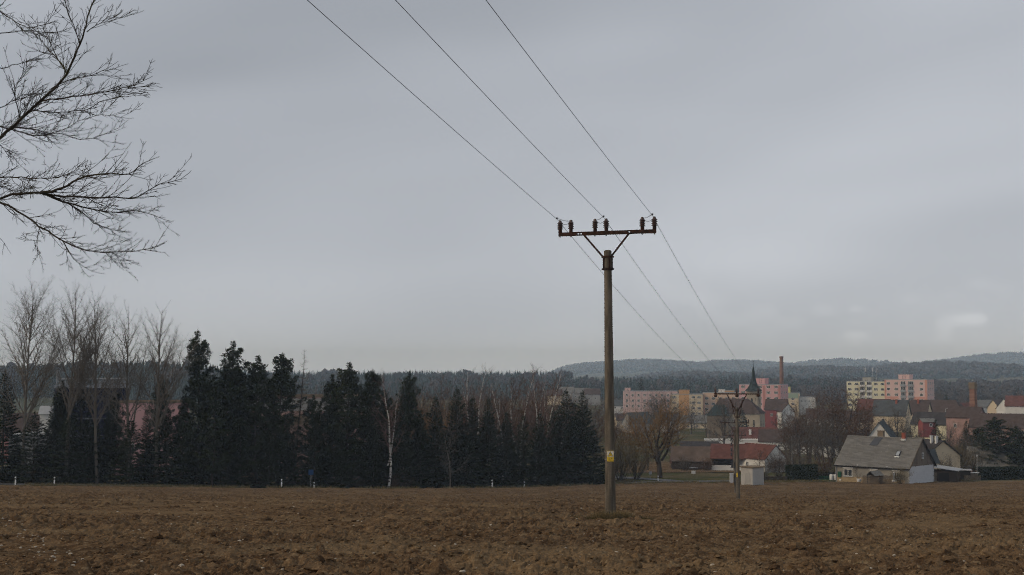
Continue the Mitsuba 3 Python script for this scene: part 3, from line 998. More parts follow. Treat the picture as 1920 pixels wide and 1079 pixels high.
WILLOW = Cfg(step=(0.6, 0.6, 0.5, 0.45), wob=(0.05, 0.09, 0.09, 0.10), trop=(0.02, 0.055, 0.05, 0.0), tip=(0.55, 0.15, 0.2, 0.4), rmin=0.013, start=(0.45, 0.30, 0.15, 0),
             kids=(2.8, 2.6, 3.6, 0), taper=(lambda t: 1.15 - 0.3 * t,) * 4, len=(1.25, 0.50, 0.46, 0), lmin=0.4, ang=(0.95, 0.75, 0.60, 0.5), rad=(0.5, 0.45, 0.4, 0.5))
BUSH = Cfg(step=(0.4, 0.35, 0.3), wob=(0.06, 0.08, 0.1), trop=(0.02, 0.05, 0.04), tip=(0.3, 0.3, 0.5), rmin=0.008, start=(0.2, 0.1, 0),
           kids=(3.0, 2.6, 0), taper=(lambda t: 1.0 - 0.5 * t,) * 3, len=(0.45, 0.42, 0), lmin=0.25, ang=(0.55, 0.55, 0.5), rad=(0.6, 0.6, 0.5))


def bush_proto(name, seed, h, w, stems, twig, cfg=BUSH, r=0.030):
    rng = np.random.default_rng(seed)
    out = []
    for _ in range(stems):
        a, q = rng.random() * 6.283, rng.random()
        d = unit(np.array([math.cos(a) * w * q, math.sin(a) * w * q, 1.0]))
        branch(out, rng, np.array([math.cos(a), math.sin(a), 0]) * 0.35 * q, d, h * (0.75 + 0.35 * rng.random()), r, 0, cfg, 2)
    scene[name] = {'type': 'shapegroup', 'stems': mikit.ply(seg_tubes([o[:4] for o in out if o[4] == 0], 4), 'bark_dark'),
                   'twigs': mikit.ply(seg_tubes([o[:4] for o in out if o[4] > 0], 3), twig)}


bush_proto('bush_shape_0', 61, 4.2, 0.9, 26, 'twig_grey')
bush_proto('bush_shape_1', 62, 4.2, 0.8, 26, 'twig_red')
bush_proto('bush_shape_2', 63, 4.2, 0.8, 30, 'twig_olive')


def crown_ply(v, f, c, lift=0.22):
    """Needles shaded with soft normals that point out of the crown."""
    r = np.c_[v[:, :2], np.zeros(len(v))]
    r /= np.linalg.norm(r, axis=1, keepdims=True) + 0.15
    rr = np.random.default_rng(2)
    nn = r + [0, 0, lift] + np.repeat(rr.normal(0, 0.35, (len(v) // 5, 3)), 5, 0)
    nn /= np.linalg.norm(nn, axis=1, keepdims=True)
    return {'type': 'ply', 'filename': meshkit.write_ply((v, f), False, None, c, normals=nn), 'face_normals': False, 'bsdf': {'type': 'ref', 'id': 'needle_mat'}}


# ---- conifers: limbs with many small sprays of needles
def sprays(P0, D, L, W, rng, col, droop=0.0):
    """One small three-faced needle spray per row, from P0 along D."""
    n = len(P0)
    D = D + rng.normal(0, 0.28, (n, 3))
    D[:, 2] -= droop
    D /= np.linalg.norm(D, axis=1, keepdims=True)
    S = np.cross(D, rng.normal(0, 1, (n, 3)) * [0.4, 0.4, 1] + [0, 0, 0.8])
    S /= np.linalg.norm(S, axis=1, keepdims=True) + 1e-9
    N = np.cross(D, S)
    L, W = L[:, None], W[:, None]
    v = np.stack([P0, P0 + D * L * .45 + S * W + N * W * .25, P0 + D * L, P0 + D * L * .45 - S * W + N * W * .25, P0 + D * L * .5 - N * W * .5], 1)
    f = np.array([[0, 1, 2], [0, 2, 3], [0, 1, 4], [4, 3, 2]])[None] + (np.arange(n) * 5)[:, None, None]
    c = col * (0.75 + 0.5 * rng.random((n, 1)))
    return v.reshape(-1, 3), f.reshape(-1, 3), np.repeat(c, 5, 0)


def spruce_proto(name, seed, H, R, base=0.03, dens=1.0, col=(0.019, 0.026, 0.011), gap=0.0):
    rng = np.random.default_rng(seed)
    m = MB().tube([[0, 0, -0.5], [0, 0, H * 0.5], [0, 0, H]], [H * 0.011, H * 0.007, 0.015], 8, False)
    Ps, Ds, Ls, Ws = [], [], [], []
    limbs = []
    z = H * base
    while z < H * 0.985:
        t = z / H
        rr = R * (1 - t) ** 0.78 * (0.82 + 0.36 * rng.random()) * min(1.0, 0.6 + 3 * t) + 0.03
        nb = max(4, int((7 if t < 0.85 else 5) * dens))
        a0 = rng.random() * 6.283
        for k in range(nb):
            if rng.random() < gap:
                continue
            a = a0 + k * 6.283 / nb + rng.normal(0, 0.25)
            l = rr * (0.60 + 0.55 * rng.random())
            e = np.array([math.cos(a), math.sin(a), 0])
            sl = -0.35 + 0.85 * t + rng.normal(0, 0.08)      # low limbs droop, the top ones rise
            ns = max(3, int(l / 0.15 * dens))
            s = np.sqrt(np.linspace(0.02, 1, ns))
            pts = np.array([0, 0, z]) + e * (l * s)[:, None] + np.array([0, 0, 1.0]) * (l * sl * s + 0.16 * l * s ** 2)[:, None]
            limbs.append((pts[0], pts[-1], 0.012 + 0.012 * l, 0.006))
            wd = (0.10 + 0.34 * l * np.sin(np.pi * np.clip(s, 0, 1) ** 0.8) * 0.5)
            for q in (-1, 0, 1):
                side = np.array([-e[1], e[0], 0])
                Ps.append(pts + side * (q * wd * rng.random(ns))[:, None])
                Ds.append(np.broadcast_to(e + side * q * 0.8 + [0, 0, sl * 0.5], (ns, 3)))
                Ls.append((0.28 + 0.26 * rng.random(ns)) * (1 - 0.50 * t))
                Ws.append((0.075 + 0.05 * rng.random(ns)) * (1 - 0.40 * t))
        z += (0.26 + 0.20 * rng.random()) * (1.15 - 0.45 * t) / max(dens, 0.7)
    Ps.append(np.array([[0, 0, H - 0.4 + 0.1 * i] for i in range(6)]))
    Ds.append(np.broadcast_to(np.array([0, 0, 1.0]), (6, 3)))
    Ls.append(np.full(6, 0.35))
    Ws.append(np.full(6, 0.05))
    v, f, c = sprays(np.vstack(Ps), np.vstack(Ds), np.concatenate(Ls), np.concatenate(Ws), rng, np.array(col), 0.12)
    scene[name] = {'type': 'shapegroup', 'trunk': mikit.ply(m.mesh(), 'bark_dark', smooth=True), 'branches': mikit.ply(seg_tubes(limbs, 3), 'bark_dark'),
                   'crown': crown_ply(v, f, c)}


def pine_proto(name, seed, H, R, c0=0.30, col=(0.024, 0.031, 0.013), tops=5):
    """A Scots pine: bare lower trunk with dead stubs, limbs that rise at their ends into tufts."""
    rng = np.random.default_rng(seed)
    wob = np.cumsum(rng.normal(0, 0.10, (9, 2)), 0)
    tz_ = np.linspace(0, H * 0.93, 9)
    tp = np.c_[wob - wob[0], tz_]
    m = MB().tube(np.vstack([[0, 0, -0.5], tp]), np.concatenate([[0.24], np.linspace(0.21, 0.05, 9)]), 8, False)
    at = lambda z: np.array([np.interp(z, tz_, tp[:, 0]), np.interp(z, tz_, tp[:, 1]), z])
    limbs, Ps, Ds, Ls, Ws = [], [], [], [], []

    def tuft(c, r, n):
        d = rng.normal(0, 1, (n, 3)) + [0, 0, 0.35]
        d /= np.linalg.norm(d, axis=1, keepdims=True)
        Ps.append(c + d * r * (0.15 + 0.75 * rng.random((n, 1))) * [1, 1, 0.75])
        Ds.append(d + [0, 0, 0.25])
        Ls.append(0.26 + 0.18 * rng.random(n))
        Ws.append(0.07 + 0.04 * rng.random(n))

    z = H * c0
    while z < H * 0.93:
        t = (z / H - c0) / (1 - c0)
        rr = R * (0.70 + 0.5 * t if t < 0.3 else 0.85 * (1 - (t - 0.3) / 0.70) ** 0.85 + 0.10)
        a0 = rng.random() * 6.283
        for k in range(rng.integers(4, 6)):
            a = a0 + k * 1.35 + rng.normal(0, 0.3)
            l = rr * (0.45 + 0.75 * rng.random())
            e = np.array([math.cos(a), math.sin(a), 0.0])
            rise = -0.10 + 0.55 * t + rng.normal(0, 0.12)
            p = at(z)
            q = p + e * l * 0.65 + [0, 0, l * 0.65 * rise]
            w = q + e * l * 0.35 + [0, 0, l * (0.22 + 0.25 * t) + 0.10]
            limbs.extend([(p, q, 0.025 + 0.012 * l, 0.02), (q, w, 0.02, 0.01)])
            for _ in range(2 + int(l * 2.2)):
                s = 0.30 + 0.70 * rng.random()
                b = (p + (q - p) * s / 0.65) if s < 0.65 else (q + (w - q) * (s - 0.65) / 0.35)
                side = np.array([-e[1], e[0], 0]) * rng.normal(0, 0.16 * l)
                tuft(b + side + rng.normal(0, 0.07, 3) + [0, 0, 0.14], 0.20 + 0.16 * rng.random(), 15)
            tuft(w, 0.30, 20)
        z += 0.50 + 0.32 * rng.random()
    top = at(H * 0.93)
    limbs.append((top, top + [0, 0, H * 0.07], 0.03, 0.012))
    for s in np.linspace(0.1, 1, 5):
        tuft(top + [0, 0, H * 0.07 * s], 0.24, 14)
        a = rng.random() * 6.283
        tuft(top + [0.35 * math.cos(a) * (1.2 - s), 0.35 * math.sin(a) * (1.2 - s), H * 0.07 * s - 0.1], 0.22, 14)
    for _ in range(26):
        zz = H * (0.12 + (c0 - 0.1) * rng.random())
        a = rng.random() * 6.283
        l = 0.5 + 1.6 * rng.random()
        limbs.append((at(zz), at(zz) + [math.cos(a) * l, math.sin(a) * l, -0.15 * l], 0.02, 0.007))
    v, f, c = sprays(np.vstack(Ps), np.vstack(Ds), np.concatenate(Ls), np.concatenate(Ws), rng, np.array(col))
    scene[name] = {'type': 'shapegroup', 'trunk': mikit.ply(m.mesh(), 'bark_dark', smooth=True), 'branches': mikit.ply(seg_tubes(limbs, 3), 'bark_dark'),
                   'crown': crown_ply(v, f, c)}


for i in range(3):
    spruce_proto(f'spruce_shape_{i}', 70 + i, 14.5, 3.3, 0.02, 1.0)
spruce_proto('spruce_shape_3', 74, 21.0, 3.0, 0.10, 0.9, gap=0.12)
for i in range(2):
    spruce_proto(f'spruce_shape_{4 + i}', 76 + i, 8.0, 2.6, 0.01, 1.0)
for i in range(4):
    pine_proto(f'pine_shape_{i}', 80 + i, 21.0, (4.2, 3.6, 4.0, 3.3)[i], (0.14, 0.22, 0.18, 0.16)[i])


def place(name, group_shape, u, d, h, h0, label, cat, group=None, rot=None, wide=1.0, dz=-0.1):
    x = X(u, d)
    k = numbered(name)
    g = scene[group_shape]
    h0 = max(meshkit.WRITTEN[c['filename']][0][:, 2].max() for c in g.values() if isinstance(c, dict)) if group_shape != 'willow_shape' else h0
    s = h / h0
    r = math.degrees(rot) if rot is not None else (u * 37.7) % 360
    scene[k] = {'type': 'instance', 'shapegroup': {'type': 'ref', 'id': group_shape},
                'to_world': T().translate([float(x), float(d), tz(x, d) + dz]).rotate([0, 0, 1], r).scale([s * wide, s * wide, s])}
    labels[k] = {'label': label, 'category': cat}
    for c in ('branches', 'stems', 'twigs'):
        if c in g and label:
            labels[f'{k}__{c}'] = {'kind': 'stuff'}
    if group:
        labels[k]['group'] = group
    return k


def hgt(u, top_v, d):
    """Height of a tree at (u, d) whose tip shows at top_v."""
    x = X(u, d)
    return P(u, top_v, d)[2] - tz(x, d)


def row_depth(u, off):
    d = 190.0
    for _ in range(12):
        d = float(field_edge(X(u, d))) + off
    return d


# bare poplars
ords = ('first', 'second', 'third', 'fourth', 'fifth')
for i, (u, v) in enumerate(((40, 525), (122, 542), (182, 548), (243, 578), (293, 582))):
    d = row_depth(u, 13)
    place('poplar', f'poplar_shape_{i}', u, d, hgt(u, v, d) * 1.06, 1.0, f'{ords[i]} tall bare poplar from the left in the row beyond the road', 'tree', 'bare poplars beyond the road', 0.0)

# pines
for i, (u, v, sh, w, off, lab) in enumerate((
        (368, 618, 3, 0.95, 15, 'tallest dark pine with a slim pointed top right of the bare poplars'),
        (428, 637, 1, 1.0, 17, 'dark pine with an open tufted top second right of the poplars'),
        (480, 664, 0, 1.1, 16, 'broad dark pine with a flat ragged top left of the pale larch'),
        (518, 658, 2, 1.0, 19, 'dark pine with spread upper limbs directly left of the pale larch'),
        (398, 700, 0, 1.0, 13, 'shorter dark pine filling the gap between the two tallest pines'),
        (296, 700, 1, 0.75, 22, 'thin dark pine behind the fifth poplar'),
        (652, 677, 0, 1.15, 16, 'broad dark pine with a rounded crown left of the white birch'),
        (620, 700, 3, 0.9, 18, 'dark pine on the left shoulder of the broad rounded pine'),
        (690, 690, 2, 1.0, 19, 'dark pine on the right shoulder of the broad rounded pine'),
        (762, 694, 1, 0.95, 19, 'dark pine directly behind the white birch'),
        (725, 735, 0, 0.9, 18, 'lower dark pine just left of the white birch'),
        (588, 738, 1, 0.9, 17, 'lower dark pine just right of the larch gap'),
        (112, 712, 1, 0.85, 19, 'thin dark pine in front of the navy hall behind the second poplar'),
        (216, 728, 2, 0.85, 18, 'thin dark pine at the right end of the navy hall'),
        (455, 690, 2, 1.0, 19, 'dark pine between the open tufted pine and the ragged broad pine'),
        (338, 752, 2, 0.8, 13, 'low dark pine leaning against the tallest pine'))):
    d = row_depth(u, off)
    place('pine', f'pine_shape_{sh}', u, d, hgt(u, v, d), 21.3, lab, 'tree', 'dark pines beyond the road', None, w * 1.12)

# spruces
for i, (u, v, sh, w, off, lab) in enumerate((
        (4, 692, 0, 1.0, 14, 'dark spruce cut by the left edge of the picture'),
        (150, 648, 3, 1.1, 17, 'thin tall spruce with a sparse top between the second and third poplar'),
        (62, 768, 4, 1.1, 13, 'low spruce at the foot of the first poplar'),
        (98, 748, 1, 1.0, 16, 'young spruce between the first and second poplar'),
        (128, 776, 4, 1.2, 12, 'low spruce at the foot of the second poplar'),
        (165, 775, 5, 1.2, 14, 'low spruce left of the third poplar'),
        (207, 758, 2, 1.2, 16, 'young spruce right of the third poplar'),
        (244, 782, 5, 1.2, 12, 'low spruce at the foot of the fourth poplar'),
        (272, 762, 1, 0.75, 15, 'young pointed spruce between the fourth and fifth poplar'),
        (312, 776, 4, 1.2, 13, 'low spruce right of the fifth poplar'),
        (35, 830, 5, 1.4, 14, 'low broad spruce near the left edge'),
        (185, 838, 4, 1.5, 18, 'low broad spruce behind the third poplar'),
        (290, 835, 5, 1.5, 17, 'low broad spruce behind the fifth poplar'),
        (450, 790, 2, 1.1, 14, 'spruce in the shade under the pines'),
        (505, 800, 1, 1.1, 13, 'spruce under the ragged broad pine'),
        (550, 812, 5, 1.3, 16, 'low spruce under the pale larch'),
        (590, 770, 0, 1.0, 14, 'spruce between the larch and the rounded pine'),
        (700, 800, 2, 1.2, 14, 'spruce at the foot of the white birch'),
        (640, 810, 1, 1.2, 13, 'spruce under the rounded pine'),
        (788, 770, 1, 1.0, 15, 'dark spruce right of the white birch'),
        (817, 738, 0, 0.9, 15, 'pointed dark spruce left of the small grey roadside tree'),
        (856, 722, 2, 0.95, 17, 'tallest of the pointed spruces behind the small grey roadside tree'),
        (886, 740, 1, 0.95, 15, 'pointed dark spruce right of the small grey roadside tree'),
        (916, 742, 0, 0.95, 15, 'pointed dark spruce left of the birch clump'),
        (950, 768, 2, 1.05, 14, 'dark spruce in front of the first birch of the clump'),
        (982, 775, 1, 1.1, 15, 'dark spruce in front of the middle birch of the clump'),
        (1012, 770, 0, 1.1, 14, 'dark spruce in front of the last birch of the clump'),
        (1038, 765, 2, 1.05, 16, 'dark spruce left of the pair of tall end spruces'),
        (1062, 726, 1, 1.0, 14, 'left one of the two tall spruces at the right end of the tree row'),
        (1093, 729, 0, 1.05, 13, 'tall dark spruce closing the tree row on the right'),
        (1112, 800, 4, 1.0, 14, 'low spruce at the foot of the last tall spruce'),
        (838, 800, 4, 1.2, 18, 'low spruce filling the row behind the small grey tree'),
        (875, 812, 5, 1.2, 13, 'low spruce beside the small grey roadside tree'),
        (755, 812, 5, 1.3, 14, 'low spruce right of the birch foot'),
        (420, 815, 4, 1.3, 15, 'low spruce between the pine trunks'),
        (370, 812, 5, 1.3, 16, 'low spruce under the tallest pine'),
        (600, 835, 4, 1.4, 18, 'low spruce behind the blue road sign'))):
    d = row_depth(u, off)
    place('spruce', f'spruce_shape_{sh}', u, d, hgt(u, v, d), (14.5, 14.5, 14.5, 21, 8, 8)[sh], lab, 'tree', 'dark spruces beyond the road', None, w)

rng = np.random.default_rng(96)
nb = 0
for i in range(34):
    u, off = 8 + 32.5 * i + rng.normal(0, 6), rng.uniform(20, 29)
    d = row_depth(u, off)
    v = rng.uniform(775, 830) if u < 330 else rng.uniform(742, 800)
    if 540 < u < 606 or (u < 330 and i % 3 == 0):
        continue
    nb += 1
    place('spruce', f'spruce_shape_{(0, 1, 2)[i % 3]}', u, d, hgt(u, v, d), 14.5, f'dark spruce in the shaded back of the tree row, number {nb} from the left', 'tree', 'spruces deep in the tree row', None, 1.15)

# birches, larch and other bare trees of the row
for u, v, sh, off, rot, lab in ((727, 700, 0, 12.0, 0.0, 'white birch with a leaning trunk standing out against the dark pines'),
                                (896, 690, 1, 23, 1.0, 'slim birch rising behind the pointed spruces'),
                                (872, 695, 2, 25, 2.0, 'birch behind the tallest pointed spruce'),
                                (972, 690, 1, 20, 0.3, 'first pale birch of the clump behind the spruces'),
                                (1000, 688, 0, 19, 0.2, 'middle pale birch of the clump behind the spruces'),
                                (1026, 694, 2, 20, 0.4, 'last pale birch of the clump behind the spruces'),
                                (940, 720, 2, 24, 3.0, 'low thin birch at the left of the birch clump'),
                                (1048, 740, 1, 22, 5.0, 'thin birch half hidden by the tall end spruces')):
    d = row_depth(u, off)
    place('birch', f'birch_shape_{sh}', u, d, hgt(u, v, d) * 1.05, 17.5, lab, 'tree', 'birches in the tree row', rot)

rng = np.random.default_rng(90)
LARCH = Cfg(step=(0.6, 0.5, 0.35), wob=(0.012, 0.05, 0.12), trop=(0.03, 0.02, -0.05), tip=(0.06, 0.2, 0.5), rmin=0.016, start=(0.25, 0.1, 0), kids=(9.0, 4.5, 0),
            taper=(lambda t: 1.1 - t,) * 3, len=(0.16, 0.34, 0), lmin=0.2, ang=(1.35, 0.9, 0.6), rad=(0.25, 0.5, 0.5))
proto_bare('larch_shape', 91, 20.0, 0.20, LARCH, 2, 'bark_dark', 'twig_larch')
d = row_depth(553, 20)
place('larch', 'larch_shape', 553, d, hgt(553, 653, d), 20.0, 'pale bare larch standing in the gap between the dark pines', 'tree')
SMALL = Cfg(step=(0.5, 0.4, 0.3, 0.25), wob=(0.06, 0.10, 0.12, 0.12), trop=(0.02, 0.06, 0.05, 0.03), tip=(0.15, 0.2, 0.3, 0.5), rmin=0.016, start=(0.22, 0.15, 0.1, 0),
            kids=(3.4, 3.0, 3.2, 0), taper=(lambda t: 1.0 - 0.5 * t,) * 4, len=(0.42, 0.5, 0.45, 0), lmin=0.25, ang=(0.85, 0.7, 0.6, 0.5), rad=(0.5, 0.5, 0.5, 0.5))
proto_bare('small_shape', 92, 7.0, 0.10, SMALL, 3, 'poplar_bark', 'twig_grey')
d = row_depth(843, 10)
place('roadside_tree', 'small_shape', 843, d, hgt(843, 800, d), 7.0, 'small grey leafless tree standing alone in front of the spruces', 'tree')
for u, v, sh, dd, lab in ((640, 715, 1, 262, 'grey bare tree behind the larch gap'), (590, 712, 3, 250, 'grey bare tree just right of the larch'), (790, 705, 0, 262, 'reddish bare tree behind the white birch'),
                          (830, 700, 2, 300, 'reddish bare tree above the pointed spruces'), (930, 705, 0, 290, 'reddish bare tree behind the birch clump at the left'), (965, 700, 2, 258, 'reddish bare tree behind the first birch of the clump'),
                          (1005, 698, 0, 262, 'reddish bare tree behind the middle birch of the clump'), (1040, 712, 2, 270, 'reddish bare tree behind the tall end spruces'), (740, 715, 1, 300, 'grey bare tree behind the shoulder of the rounded pine'),
                          (860, 712, 1, 320, 'grey bare tree far behind the pointed spruces'), (1085, 745, 1, 330, 'grey bare tree glimpsed above the last spruce'), (900, 720, 2, 330, 'reddish bare tree far behind the slim birch')):
    place('bare_tree', f'broad_shape_{sh}', u, dd, hgt(u, v, dd), 15.0, lab, 'tree', 'leafless trees behind the row')
# orange willow bush seen between the spruces
bush_proto('bush_shape_3', 64, 5.2, 0.7, 30, 'twig_willow')
place('willow_bush', 'bush_shape_3', 795, 258, hgt(795, 735, 258), 6.3, 'orange twigged willow bush behind the spruces', 'bush')
# undergrowth along the row
rng = np.random.default_rng(93)
for i in range(46):
    u = rng.uniform(-20, 1130)
    off = rng.uniform(12, 30)
    d = row_depth(u, off)
    sh = int(rng.integers(0, 3))
    k = place('undergrowth', f'bush_shape_{sh}', u, d, rng.uniform(1.4, 3.6), 5.2, 'leafless brushwood under the tree row', 'undergrowth', None, None, 1.3)
    labels.pop(k, None)
    for c in ('stems', 'twigs'):
        labels.pop(f'{k}__{c}', None)
    if i == 0:
        scene['undergrowth__001'] = scene.pop(k)
    else:
        scene[f'undergrowth__{i + 1:03d}'] = scene.pop(k)
labels['undergrowth'] = {'label': 'leafless brushwood under the dark tree row', 'category': 'undergrowth', 'kind': 'stuff'}


# ---- the near tree at the left: limbs traced at their own depth, twigs grown from them
def near_tree():
    t = thing('bare_tree', 'large leafless tree whose dark limbs reach into the top left corner', 'tree')
    D = 24.0
    rng = np.random.default_rng(7)
    paths = [  # radius at the start and the end in metres, depth shift at the start and the end, then (u, v) points
        (.068, .012, 0, -.8, [(-250, 400), (-140, 330), (-40, 285), (0, 258), (38, 225), (75, 190), (100, 168), (125, 140), (135, 118), (150, 85), (158, 60), (165, 30), (175, 5), (184, -25)]),
        (.020, .006, -.1, -1.2, [(75, 190), (110, 185), (165, 178), (215, 170), (250, 160), (277, 148)]),
        (.018, .006, -.1, .9, [(95, 168), (130, 150), (150, 146), (178, 138), (212, 122)]),
        (.018, .006, 0, -1.4, [(30, 232), (60, 208), (110, 211), (165, 206), (190, 190), (235, 182)]),
        (.018, .005, 0, 1.5, [(20, 240), (60, 243), (90, 250), (125, 240), (155, 225), (200, 216), (238, 222)]),
        (.026, .006, .5, 2.4, [(-140, 262), (-60, 240), (-5, 238), (35, 247), (72, 256), (110, 250), (150, 262), (200, 250), (232, 232)]),
        (.022, .006, .5, 1.6, [(-140, 230), (-60, 205), (0, 203), (22, 190), (52, 176), (88, 175), (112, 180)]),
        (.022, .006, .8, 2.8, [(-150, 150), (-60, 128), (0, 128), (12, 127), (50, 115), (85, 100), (112, 84)]),
        (.024, .006, .8, 1.8, [(-150, 90), (-60, 74), (0, 63), (50, 58), (90, 62), (128, 54)]),
        (.024, .006, .2, -1.4, [(-150, 30), (-40, 5), (0, 22), (25, 38), (60, 52), (100, 42)]),
        (.014, .005, 0, -.8, [(150, 85), (142, 55), (127, 22), (122, 0), (118, -20)]),
        (.012, .004, 0, .7, [(163, 60), (182, 47), (198, 41), (222, 26)]),
        (.018, .005, 0, 1.2, [(125, 140), (112, 116), (92, 95), (75, 70), (70, 40)]),
        (.016, .005, -.2, -1.2, [(38, 225), (30, 190), (32, 160), (45, 135), (50, 118)]),
        (.058, .022, 0, -.3, [(-260, 440), (-120, 400), (-40, 380), (0, 373), (30, 362), (75, 362), (95, 361)]),
        (.034, .007, -.3, -1.4, [(75, 362), (110, 355), (140, 340), (165, 330), (200, 325), (235, 328), (265, 310), (288, 298)]),
        (.030, .007, -.3, .3, [(80, 364), (120, 368), (160, 370), (210, 371), (250, 372), (275, 360), (300, 345), (330, 340), (349, 329)]),
        (.026, .006, -.3, 1.3, [(88, 366), (140, 385), (175, 393), (210, 399), (250, 396), (280, 402), (308, 412)]),
        (.018, .005, -.3, 1.9, [(105, 372), (150, 395), (180, 420), (210, 430), (240, 435)]),
        (.022, .006, .2, -1.5, [(-120, 345), (-40, 337), (20, 332), (60, 335), (100, 334), (130, 325), (152, 308)]),
        (.016, .005, 0, 1.4, [(-100, 340), (-20, 345), (30, 358), (60, 352)]),
        (.036, .007, 0, -.9, [(-120, 395), (-40, 372), (0, 379), (40, 400), (75, 425), (110, 447), (150, 466), (190, 474), (230, 473), (270, 469), (302, 458)]),
        (.014, .004, -.4, .2, [(118, 452), (135, 480), (155, 500), (184, 512)]),
        (.012, .004, -.6, -1.6, [(200, 475), (215, 490), (237, 503)]),
        (.010, .003, -.2, .6, [(75, 425), (70, 447), (64, 468)]),
        (.012, .004, 1.0, 1.3, [(-60, 420), (-10, 440), (4, 452), (14, 466)]),
        (.014, .004, .4, 1.5, [(-60, 268), (0, 272), (16, 292), (30, 297)]),
    ]
    TW = Cfg(step=(0.11, 0.09, 0.08), wob=(0.045, 0.07, 0.09), trop=(0.035, 0.045, 0.03), tip=(0.4, 0.5, 0.6), rmin=0.0050, start=(0.10, 0.15, 0), kids=(6.0, 6.0, 0),
             taper=(lambda t: 1.0 - 0.5 * t,) * 3, len=(0.40, 0.42, 0), lmin=0.05, ang=(0.62, 0.60, 0.6), rad=(0.75, 0.75, 0.6))
    twigs = []
    for i, (r0, r1, s0, s1, pts) in enumerate(paths):
        n = len(pts)
        dd = D + np.linspace(s0, s1, n)
        p = np.array([P(u, v, q) for (u, v), q in zip(pts, dd)])
        L = np.concatenate([[0], np.cumsum(np.linalg.norm(np.diff(p, axis=0), axis=1))])
        s = np.linspace(0, L[-1], max(8, int(L[-1] / 0.12)))
        q = np.stack([PchipInterpolator(L, p[:, k])(s) for k in range(3)], 1)
        q[1:-1] += rng.normal(0, 0.007, (len(q) - 2, 3))
        rad = 0.84 * (r0 + (r1 - r0) * (s / L[-1]) ** 0.7)
        part(t, 'limb', MB().tube(q, rad, 8 if r0 > 0.03 else 6).mesh(), 'bark_mat', True)
        d = np.gradient(q, axis=0)
        tt = s / L[-1]
        for j in range(1, len(q) - 1):
            if q[j][0] < X(-60, D):
                continue
            big = r0 > 0.05
            # long arching side shoots, then short spurs
            for prob, la, lb, rr, an in ((0.8 if not big else 0.50, 0.45, 1.20, 0.0080, 0.52), (1.3 * (0.4 + 0.7 * tt[j]), 0.12, 0.48, 0.0058, 0.70)):
                k = int(prob) + (rng.random() < prob - int(prob))
                for _ in range(k):
                    dv = turned(unit(d[j]), an * (0.75 + 0.5 * rng.random()), rng.random() * 6.283)
                    l = (la + (lb - la) * rng.random() ** 1.3) * (1.05 - 0.55 * tt[j])
                    branch(twigs, rng, q[j], unit(dv + [0, 0, 0.10]), l, min(rr, rad[j] * 0.7), 0, TW, 2 if rr > .007 else 1)
        branch(twigs, rng, q[-1], unit(d[-1]), 0.14, r1, 0, TW, 2)
    part(t, 'twigs', seg_tubes([o[:4] for o in twigs], 3), 'bark_mat', kind='stuff')
    # the trunk stands outside the picture
    zb = tz(X(-300, D), D)
    x0 = P(-300, 700, D)[0]
    tp = np.array([[x0, D, zb - 0.4], [x0 + 0.05, D, zb + 1.5], [x0 + 0.1, D + 0.1, P(0, 470, D)[2]], [x0 + 0.35, D, P(0, 400, D)[2]], [x0 + 0.1, D + 0.1, P(0, 200, D)[2]], [x0, D + 0.2, P(0, 0, D)[2]], [x0 - 0.3, D, P(0, -200, D)[2]]])
    part(t, 'trunk', MB().tube(tp, [0.42, 0.33, 0.29, 0.26, 0.19, 0.13, 0.05], 14).mesh(), 'bark_mat', True)
    return len(twigs)


NT = near_tree()


# ------------------------------------------------------------------ buildings
def stained(key, rgb, amt=0.35, s=0.6):
    rgb = tuple(rgb)

    def fn(p, n, uv):
        a = fbm(p.x * s + 3, p.y * s, p.z * s * 0.8, 3)
        b = noise(p.x * 6, p.y * 6, p.z * 6)
        return mi.Color3f(rgb) * (1 - amt + 2 * amt * a) * (0.92 + 0.16 * b)
    return pmat(key, fn)


for k, c in dict(wall_pink=(0.55, 0.33, 0.33), wall_red_pink=(0.42, 0.20, 0.185), wall_salmon=(0.54, 0.28, 0.22), wall_light_pink=(0.60, 0.43, 0.40), wall_yellow=(0.64, 0.60, 0.43),
                 wall_cream=(0.58, 0.48, 0.34), wall_orange=(0.52, 0.30, 0.14), wall_peach=(0.58, 0.42, 0.31), wall_green=(0.30, 0.38, 0.30), wall_lemon=(0.55, 0.50, 0.20), wall_mauve=(0.36, 0.25, 0.27),
                 wall_grey=(0.33, 0.32, 0.30), wall_dark_red=(0.24, 0.07, 0.068), wall_navy=(0.012, 0.013, 0.034), metal_grey=(0.30, 0.32, 0.34)).items():
    mat(k, c)
stained('wall_white', (0.62, 0.61, 0.58), 0.18)
stained('wall_stone', (0.36, 0.31, 0.24), 0.30)
stained('wall_brown', (0.20, 0.155, 0.11), 0.35)
stained('wall_old_pink', (0.36, 0.23, 0.20), 0.35)
stained('wall_tan', (0.34, 0.26, 0.155), 0.28)
stained('wall_render', (0.27, 0.255, 0.225), 0.28)
stained('wall_bluewhite', (0.52, 0.535, 0.56), 0.10)
stained('roof_red', (0.125, 0.056, 0.046), 0.35, 1.2)
stained('roof_brown', (0.078, 0.056, 0.049), 0.35, 1.2)
stained('roof_weathered', (0.115, 0.085, 0.068), 0.40, 0.8)
stained('roof_dark', (0.050, 0.045, 0.045), 0.35, 1.2)
stained('roof_grey', (0.16, 0.155, 0.145), 0.30, 1.2)
stained('roof_slate', (0.075, 0.080, 0.082), 0.35, 1.2)
stained('roof_copper', (0.032, 0.044, 0.042), 0.30, 1.2)
stained('roof_light', (0.34, 0.35, 0.36), 0.20, 1.2)
stained('wood_and_shade_dark', (0.060, 0.045, 0.036), 0.4, 2.0)  # dark timber, and the painted shade of the rusty barn's openings
stained('wood_fence', (0.16, 0.125, 0.09), 0.4, 2.0)
mat('brick_red', (0.30, 0.095, 0.065))


